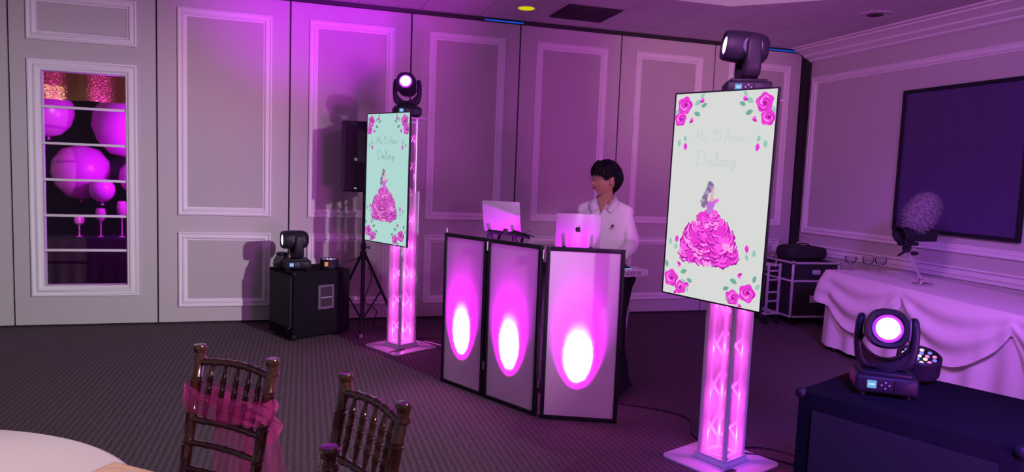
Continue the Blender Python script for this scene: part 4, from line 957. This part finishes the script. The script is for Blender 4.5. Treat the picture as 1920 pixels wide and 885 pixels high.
# ------------------------------------------------------------------ round table bottom left
t = thing('round_table', 'round banquet table under white cloth at bottom left corner', 'table', (-1.095, 1.609, 0))
b = MB(); b.lathe([(0.0, 0.715), (0.745, 0.715), (0.75, 0.73), (0.745, 0.745), (0.0, 0.745)], I4, 72); b.build('tabletop', m_black2, t)
for k in range(4):
    a = R(45+90*k); b = MB(); b.cyl((0.5*math.cos(a), 0.5*math.sin(a), 0), (0.45*math.cos(a), 0.45*math.sin(a), 0.715), 0.016, seg=10); b.build('leg', m_alu, t)
b = MB(); rings = []; n_ = 144
for r_, z, am in ((0.001, 0.750, 0), (0.5, 0.7502, 0), (0.745, 0.750, 0), (0.760, 0.742, 0), (0.764, 0.72, 0.001), (0.764, 0.6, 0.010), (0.762, 0.35, 0.014), (0.760, 0.06, 0.018)):
    rings.append(b.ring([Vector(((r_+am*math.sin(16*a+0.6*math.sin(3*a)))*math.cos(a), (r_+am*math.sin(16*a+0.6*math.sin(3*a)))*math.sin(a), z)) for a in [2*math.pi*k/n_ for k in range(n_)]]))
b.skin(rings, 0, True, False, False); b.sharp = 70
tag(place(b.build('tablecloth', m_cloth), (-1.095, 1.609, 0)), 'white cloth over round table at bottom left', 'tablecloth')
b = MB()
def satin(u, v):
    x = -0.36+0.50*u; y = -0.26+0.40*v
    e = math.sin(math.pi*min(1, u*1.05))**0.3*math.sin(math.pi*v)**0.35
    rd = 0.010+0.035*abs(noise.noise(Vector((u*5, v*6, 1.3))))+0.05*abs(noise.noise(Vector((u*2.3+v*2, v*3.2-u, 4.1))))+0.006*math.sin(v*17+u*9)
    return Vector((x, y, max(0.003, rd*e)))
b.grid(satin, 90, 70); o = b.build('satin_napkin', m_satin); mod(o, 'SOLIDIFY', thickness=0.002)
place(o, (-0.445, 1.795, 0.752), R(52)); tag(o, 'crumpled champagne satin cloth lying on round white table', 'napkin')

# ------------------------------------------------------------------ draped table by the right wall
DT = Vector((4.83, 5.46, 0)); DA = R(-8)
LX, LY = 0.74, 2.4
t = thing('banquet_table', 'long banquet table under swagged white cloth by right wall', 'table', DT, DA)
b = MB(False); b.box((LX/2, -LY/2, 0.735), (LX-0.02, LY-0.02, 0.03)); b.build('tabletop', m_black2, t)
for x in (0.06, LX-0.06):
    for y in (-0.1, -LY+0.1): b = MB(); b.cyl((x, y, 0), (x, y, 0.72), 0.014, seg=10); b.build('leg', m_alu, t)
b = MB()
per = []                      # walk the perimeter: far-left corner around the near side
def per_pt(s):
    L_ = [(LX, 0), (0, 0), (0, -LY), (LX, -LY), (LX, 0)]; tot = 2*LX+2*LY; d = s*tot
    for a, c in zip(L_, L_[1:]):
        l = math.dist(a, c)
        if d <= l: f = d/l; return Vector((a[0]+(c[0]-a[0])*f, a[1]+(c[1]-a[1])*f, 0)), Vector((a[1]-c[1], c[0]-a[0], 0)).normalized()*-1
        d -= l
    return Vector((LX, 0, 0)), Vector((0, 1, 0))
NP = 260; rings = []
CEN = Vector((LX/2, -LY/2, 0))
def outn(p): # smooth outward direction
    q = Vector(((p.x-LX/2)/(LX/2), (p.y+LY/2)/(LY/2), 0)); q = Vector((q.x**9, q.y**9, 0)); return q.normalized()
for z, o_, am in ((0.752, -0.002, 0), (0.74, 0.006, 0), (0.60, 0.010, 0.004), (0.35, 0.018, 0.012), (0.05, 0.03, 0.018)):
    rings.append(b.ring([(lambda p: p+outn(p)*(o_+am*math.sin(k*0.55)+am*0.6*math.sin(k*0.21))+Vector((0, 0, z)))(per_pt(k/NP)[0]) for k in range(NP)]))
b.skin(rings, 0, True, False, False); b.poly([(0, 0, 0.752), (LX, 0, 0.752), (LX, -LY, 0.752), (0, -LY, 0.752)]); b.sharp = 70
tag(place(b.build('tablecloth', m_cloth), DT, DA), 'long white cloth reaching floor on banquet table by right wall', 'tablecloth')
b = MB()   # overlay with swags along the near side and the left end
def over(k, v):
    s = k; p, _ = per_pt(s); n_ = outn(p); tot = 2*LX+2*LY; d = s*tot
    # swag phase: near side swags of 0.75 m, starting from the corner
    dd = (d-LX) % 1.05; ph = dd/1.05; sw = math.sin(math.pi*ph)**0.75; drop = 0.13+0.36*sw+0.12*gs(d-LX, 0.10)
    fold = 0.020*math.sin(v*15-1.5*sw)*sw*min(1, v*3)+0.012*math.sin(d*34)*(1-sw)*v
    out = 0.020+0.045*v*sw+0.02*math.sin(math.pi*v)+fold+0.09*v*gs(d-LX, 0.10)
    return p+n_*out+Vector((0, 0, 0.757-drop*v))
b.grid(lambda u, v: over(u*0.72, v), 300, 16)
b.poly([(-0.018, 0.018, 0.757), (LX, 0.018, 0.757), (LX, -LY, 0.757), (-0.018, -LY, 0.757)])
b.sharp = 80; tag(place(b.build('table_overlay', m_cloth), DT, DA), 'white swagged overlay cloth gathered in scallops on banquet table', 'tablecloth')
# goblets
GOB = [(5.03, 5.40, 'wide goblet nearest the corner of the draped table'), (5.17, 5.33, 'wide goblet, middle one of three on draped table'), (5.27, 5.28, 'wide goblet furthest from the corner of draped table')]
g0 = None
for x, y, lb in GOB:
    if g0 is None:
        g0 = thing('goblet', lb, 'glass', (x, y, 0.7575), 0, 'goblets on the draped table')
        b = MB(); b.lathe([(0.035, 0), (0.034, 0.003), (0.006, 0.010), (0.005, 0.055), (0.02, 0.066), (0.045, 0.085), (0.052, 0.11), (0.048, 0.14), (0.046, 0.14), (0.050, 0.11), (0.043, 0.087), (0.018, 0.070)], I4, 24, cap=False); b.build('bowl', m_wine, g0)
    else:
        g = copy_tree(g0); g.location = (x, y, 0.7575); g['label'] = lb
# camera rig with furry windshield standing on the table
t = thing('camera_rig', 'video camera with grey furry microphone cover on tilted chrome arm', 'camera', (4.945, 4.52, 0.7575))
b = MB(); b.box((0.02, 0, 0.012), (0.14, 0.10, 0.022), bev=0.008); b.cyl((0.0, 0, 0.02), (0.0, 0, 0.05), 0.022, seg=16); b.build('clamp_base', m_chrome, t)
b = MB(); b.cyl((0.01, 0, 0.04), (-0.17, 0, 0.30), 0.011, seg=14); b.build('arm', m_chrome, t)
b = MB(); b.sphere((-0.18, 0, 0.31), 0.035, seg=18, rings=12); b.box((-0.17, 0, 0.35), (0.16, 0.07, 0.03), bev=0.008); b.tube([(-0.17, -0.02, 0.33), (-0.25, -0.05, 0.29), (-0.32, -0.06, 0.26)], [0.014, 0.012, 0.009], 10); b.sphere((-0.10, 0, 0.27), (0.05, 0.02, 0.018), seg=14, rings=8); b.build('tripod_head', m_black, t)
b = MB(); b.box((-0.06, 0, 0.425), (0.30, 0.10, 0.11), bev=0.02, seg=3); cb = b.build('camera_body', m_black, t)
b = MB(); q = T(-0.20, -0.01, 0.44) @ RY(R(-105)); b.lathe([(0.045, -0.02), (0.05, 0.02), (0.07, 0.085), (0.066, 0.085), (0.048, 0.025)], q, 24, cap=False); b.lathe([(0.05, 0.03), (0.0, 0.04)], q, 24, cap=False); b.build('lens_hood', m_black, cb)
b = MB(); r = bmesh.ops.create_icosphere(b.bm, subdivisions=5, radius=1)
for v in r['verts']:
    n_ = v.co.normalized(); k = 1+0.10*noise.noise(n_*7)+0.07*noise.noise(n_*21); v.co = RY(R(35)) @ Vector((n_.x*0.125*k, n_.y*0.11*k, n_.z*0.185*k))+Vector((-0.06, 0, 0.60))
rf = random.Random(9)
for k in range(900):
    n_ = Vector((rf.gauss(0, 1), rf.gauss(0, 1), rf.gauss(0, 1))).normalized(); p = RY(R(35)) @ Vector((n_.x*0.118, n_.y*0.103, n_.z*0.178))+Vector((-0.06, 0, 0.60)); d = (RY(R(35)) @ n_ + Vector((rf.uniform(-.5, .5), rf.uniform(-.5, .5), rf.uniform(-.7, .2)))).normalized()
    b.cyl(p, p+d*rf.uniform(0.02, 0.042), 0.004, 0.0006, 4)
b.build('fur_windshield', m_fur, t)

# ------------------------------------------------------------------ road case, bag and cart by the right wall
t = thing('road_case', 'tall black road case with metal edges beside draped table', 'case', (5.16, 6.36, 0), R(-4))
b = MB(); b.box((0.29, 0.28, 0.40), (0.56, 0.54, 0.62), bev=0.006); cs = b.build('shell', m_black2, t)
b = MB()
for z in (0.10, 0.50, 0.70):
    for (c_, d_) in (((0.29, 0.005, z), (0.58, 0.016, 0.022)), ((0.005, 0.28, z), (0.016, 0.56, 0.022)), ((0.29, 0.555, z), (0.58, 0.016, 0.022)), ((0.575, 0.28, z), (0.016, 0.56, 0.022))): b.box(c_, d_, bev=0.003)
for x in (0.005, 0.575):
    for y in (0.005, 0.555): b.box((x, y, 0.40), (0.022, 0.022, 0.62), bev=0.004)
b.build('edge_trim', m_alu, cs)
b = MB()
for x in (0.005, 0.575):
    for y in (0.005, 0.555):
        for z in (0.10, 0.705): b.sphere((x, y, z), 0.022, seg=12, rings=8)
b.build('ball_corner', m_chrome, cs)
b = MB(); b.box((0.29, -0.006, 0.60), (0.10, 0.012, 0.05), bev=0.004); b.box((0.29, -0.006, 0.30), (0.12, 0.01, 0.08), bev=0.004); b.build('latch', m_alu, cs)
for x in (0.07, 0.51):
    for y in (0.07, 0.49): b = MB(); b.cyl((x-0.012, y, 0.035), (x+0.012, y, 0.035), 0.035, seg=18); b.box((x, y, 0.075), (0.05, 0.05, 0.03)); b.build('caster', m_rubber, t)
t = thing('equipment_cart', 'low metal trolley frame with curved handle left of road case', 'trolley', (4.99, 6.47, 0), R(8))
b = MB()
for x in (-0.07, 0.10):
    b.box((x, 0, 0.39), (0.022, 0.022, 0.58), bev=0.003)
for z in (0.12, 0.26, 0.36, 0.50, 0.60, 0.66): b.box((0.015, 0, z), (0.18, 0.018, 0.020), bev=0.003)
for z in (0.12, 0.66):
    for x in (-0.07, 0.10): b.box((x, 0.17, z), (0.02, 0.34, 0.02), bev=0.003)
for x in (-0.07, 0.10): b.box((x, 0.34, 0.39), (0.022, 0.022, 0.56), bev=0.003)
b.build('trolley_frame', m_alu, t)
b = MB(); b.tube(smooth_path([(-0.19, 0.0, 0.80), (-0.08, 0, 0.81), (-0.01, 0, 0.80), (0.03, 0, 0.76), (0.03, 0, 0.64)], 6), 0.010, 10); b.tube([(-0.19, 0, 0.80), (-0.20, 0.0, 0.66), (-0.07, 0.0, 0.60)], 0.009, 10); b.build('push_handle', m_chrome, t)
for x in (-0.07, 0.10):
    for y in (0.0, 0.34): b = MB(); b.cyl((x-0.01, y, 0.04), (x+0.01, y, 0.04), 0.04, seg=18); b.box((x, y, 0.09), (0.03, 0.03, 0.03)); b.build('wheel', m_rubber, t)
b = MB(); r = bmesh.ops.create_icosphere(b.bm, subdivisions=4, radius=1)
for v in r['verts']:
    n_ = v.co.normalized(); k = (abs(n_.x)**4+abs(n_.y)**4+abs(n_.z)**4)**(-0.25)*(1+0.05*noise.noise(n_*4)); v.co = Vector((n_.x*0.27*k, n_.y*0.15*k, max(0, n_.z*k*0.085*(1-0.15*n_.x)+0.075)))
t = thing('equipment_bag', 'soft black zipped bag lying on top of road case', 'bag', (5.50, 6.66, 0.711), R(-6))
b.build('bag_body', m_black2, t)
b = MB(); b.tube(smooth_path([(-0.10, -0.02, 0.150), (-0.05, 0, 0.175), (0.05, 0, 0.175), (0.10, -0.02, 0.150)], 5), 0.008, 8); b.build('handle', m_black, t)

# ------------------------------------------------------------------ right foreground box with lamps
RBZ = 0.74
t, cab = subwoofer('large black subwoofer box at bottom right carrying stage lamps', (1.905, 2.265, 0), R(-66), 0.75, 0.66, RBZ)
for x, y in ((0.0, 0.0), (0.75, 0.0), (0.0, 0.66)):
    b = MB(); b.sphere((x+(0.008 if x == 0 else -0.008), y+(0.008 if y == 0 else -0.008), RBZ-0.013), 0.024, seg=12, rings=8); b.build('corner_guard', m_black, cab)
b = MB(False); b.box((0.375, -0.004, 0.38), (0.62, 0.01, 0.58)); b.build('grille', m_black2, cab)
tr_ = moving_head('moving head lamp at bottom right, blinding lens facing viewer', (2.225, 2.17, RBZ), R(-36), R(-8), R(-10), sc=0.95)
par_lamp('LED par lamp with lit diodes at far right on the large black box', (2.50, 2.26, RBZ), R(-30), T(0, 0.02, 0.035) @ RX(R(16)), False)
light('beam_lamp', 'SPOT', (2.15, 1.98, 1.03), (0.75, 0.35, 1.0), 6, (0.0, 0.0, 1.6), 0.05, 40, 0.6)
light('added_blue_table_fill', 'SPOT', (2.75, 1.5, 2.3), (0.40, 0.08, 1.0), 430, (4.7, 4.6, 0.5), 0.15, 50, 1.0)  # unseen spot, added to throw blue-violet on the draped table
light('added_blue_box_fill', 'SPOT', (1.5, 0.6, 2.4), (0.16, 0.05, 1.0), 600, (2.35, 1.9, 0.4), 0.15, 50, 1.0)  # added blue light on the black box, without a fixture

# ------------------------------------------------------------------ cables
CB = [('power cable running over carpet from covered table to right tower', [(2.02, 4.32, 0.006), (2.35, 4.05, 0.006), (2.42, 3.85, 0.006), (2.30, 3.62, 0.006), (2.30, 3.40, 0.018)], 0.006),
      ('loose cable loops on carpet right of right tower', [(2.40, 3.30, 0.018), (2.52, 3.25, 0.006), (2.62, 3.12, 0.006), (2.75, 3.0, 0.006), (2.9, 2.95, 0.006)], 0.006),
      ('second cable lying beside right tower base plate', [(2.38, 3.36, 0.018), (2.6, 3.36, 0.006), (2.72, 3.2, 0.006), (2.62, 3.02, 0.006), (2.85, 2.8, 0.006)], 0.005),
      ('pale cable curling at foot of the left tower', [(0.97, 6.06, 0.018), (1.08, 6.10, 0.018), (1.18, 6.02, 0.006), (1.30, 5.85, 0.006), (1.4, 5.6, 0.006)], 0.006),
      ('black cable from left tower base running behind facade', [(0.94, 6.16, 0.018), (1.05, 6.30, 0.006), (1.25, 6.25, 0.006), (1.40, 6.05, 0.006), (1.45, 5.4, 0.006)], 0.006),
      ('cable hanging down from speaker stand to carpet', [(0.60, 6.72, 0.62), (0.63, 6.68, 0.50), (0.57, 6.66, 0.30), (0.68, 6.66, 0.20), (0.66, 6.70, 0.05), (0.80, 6.75, 0.007), (0.95, 6.9, 0.006)], 0.005),
      ('thin cable from par lamp on subwoofer to speaker stand', [(0.32, 6.60, 0.66), (0.42, 6.64, 0.68), (0.535, 6.735, 0.72)], 0.005)]
for lb, pts, r_ in CB:
    b = MB(); b.tube(smooth_path(pts, 10), r_, 8); tag(b.build('cable', m_white if lb.startswith('pale') else m_rubber), lb, 'cable')
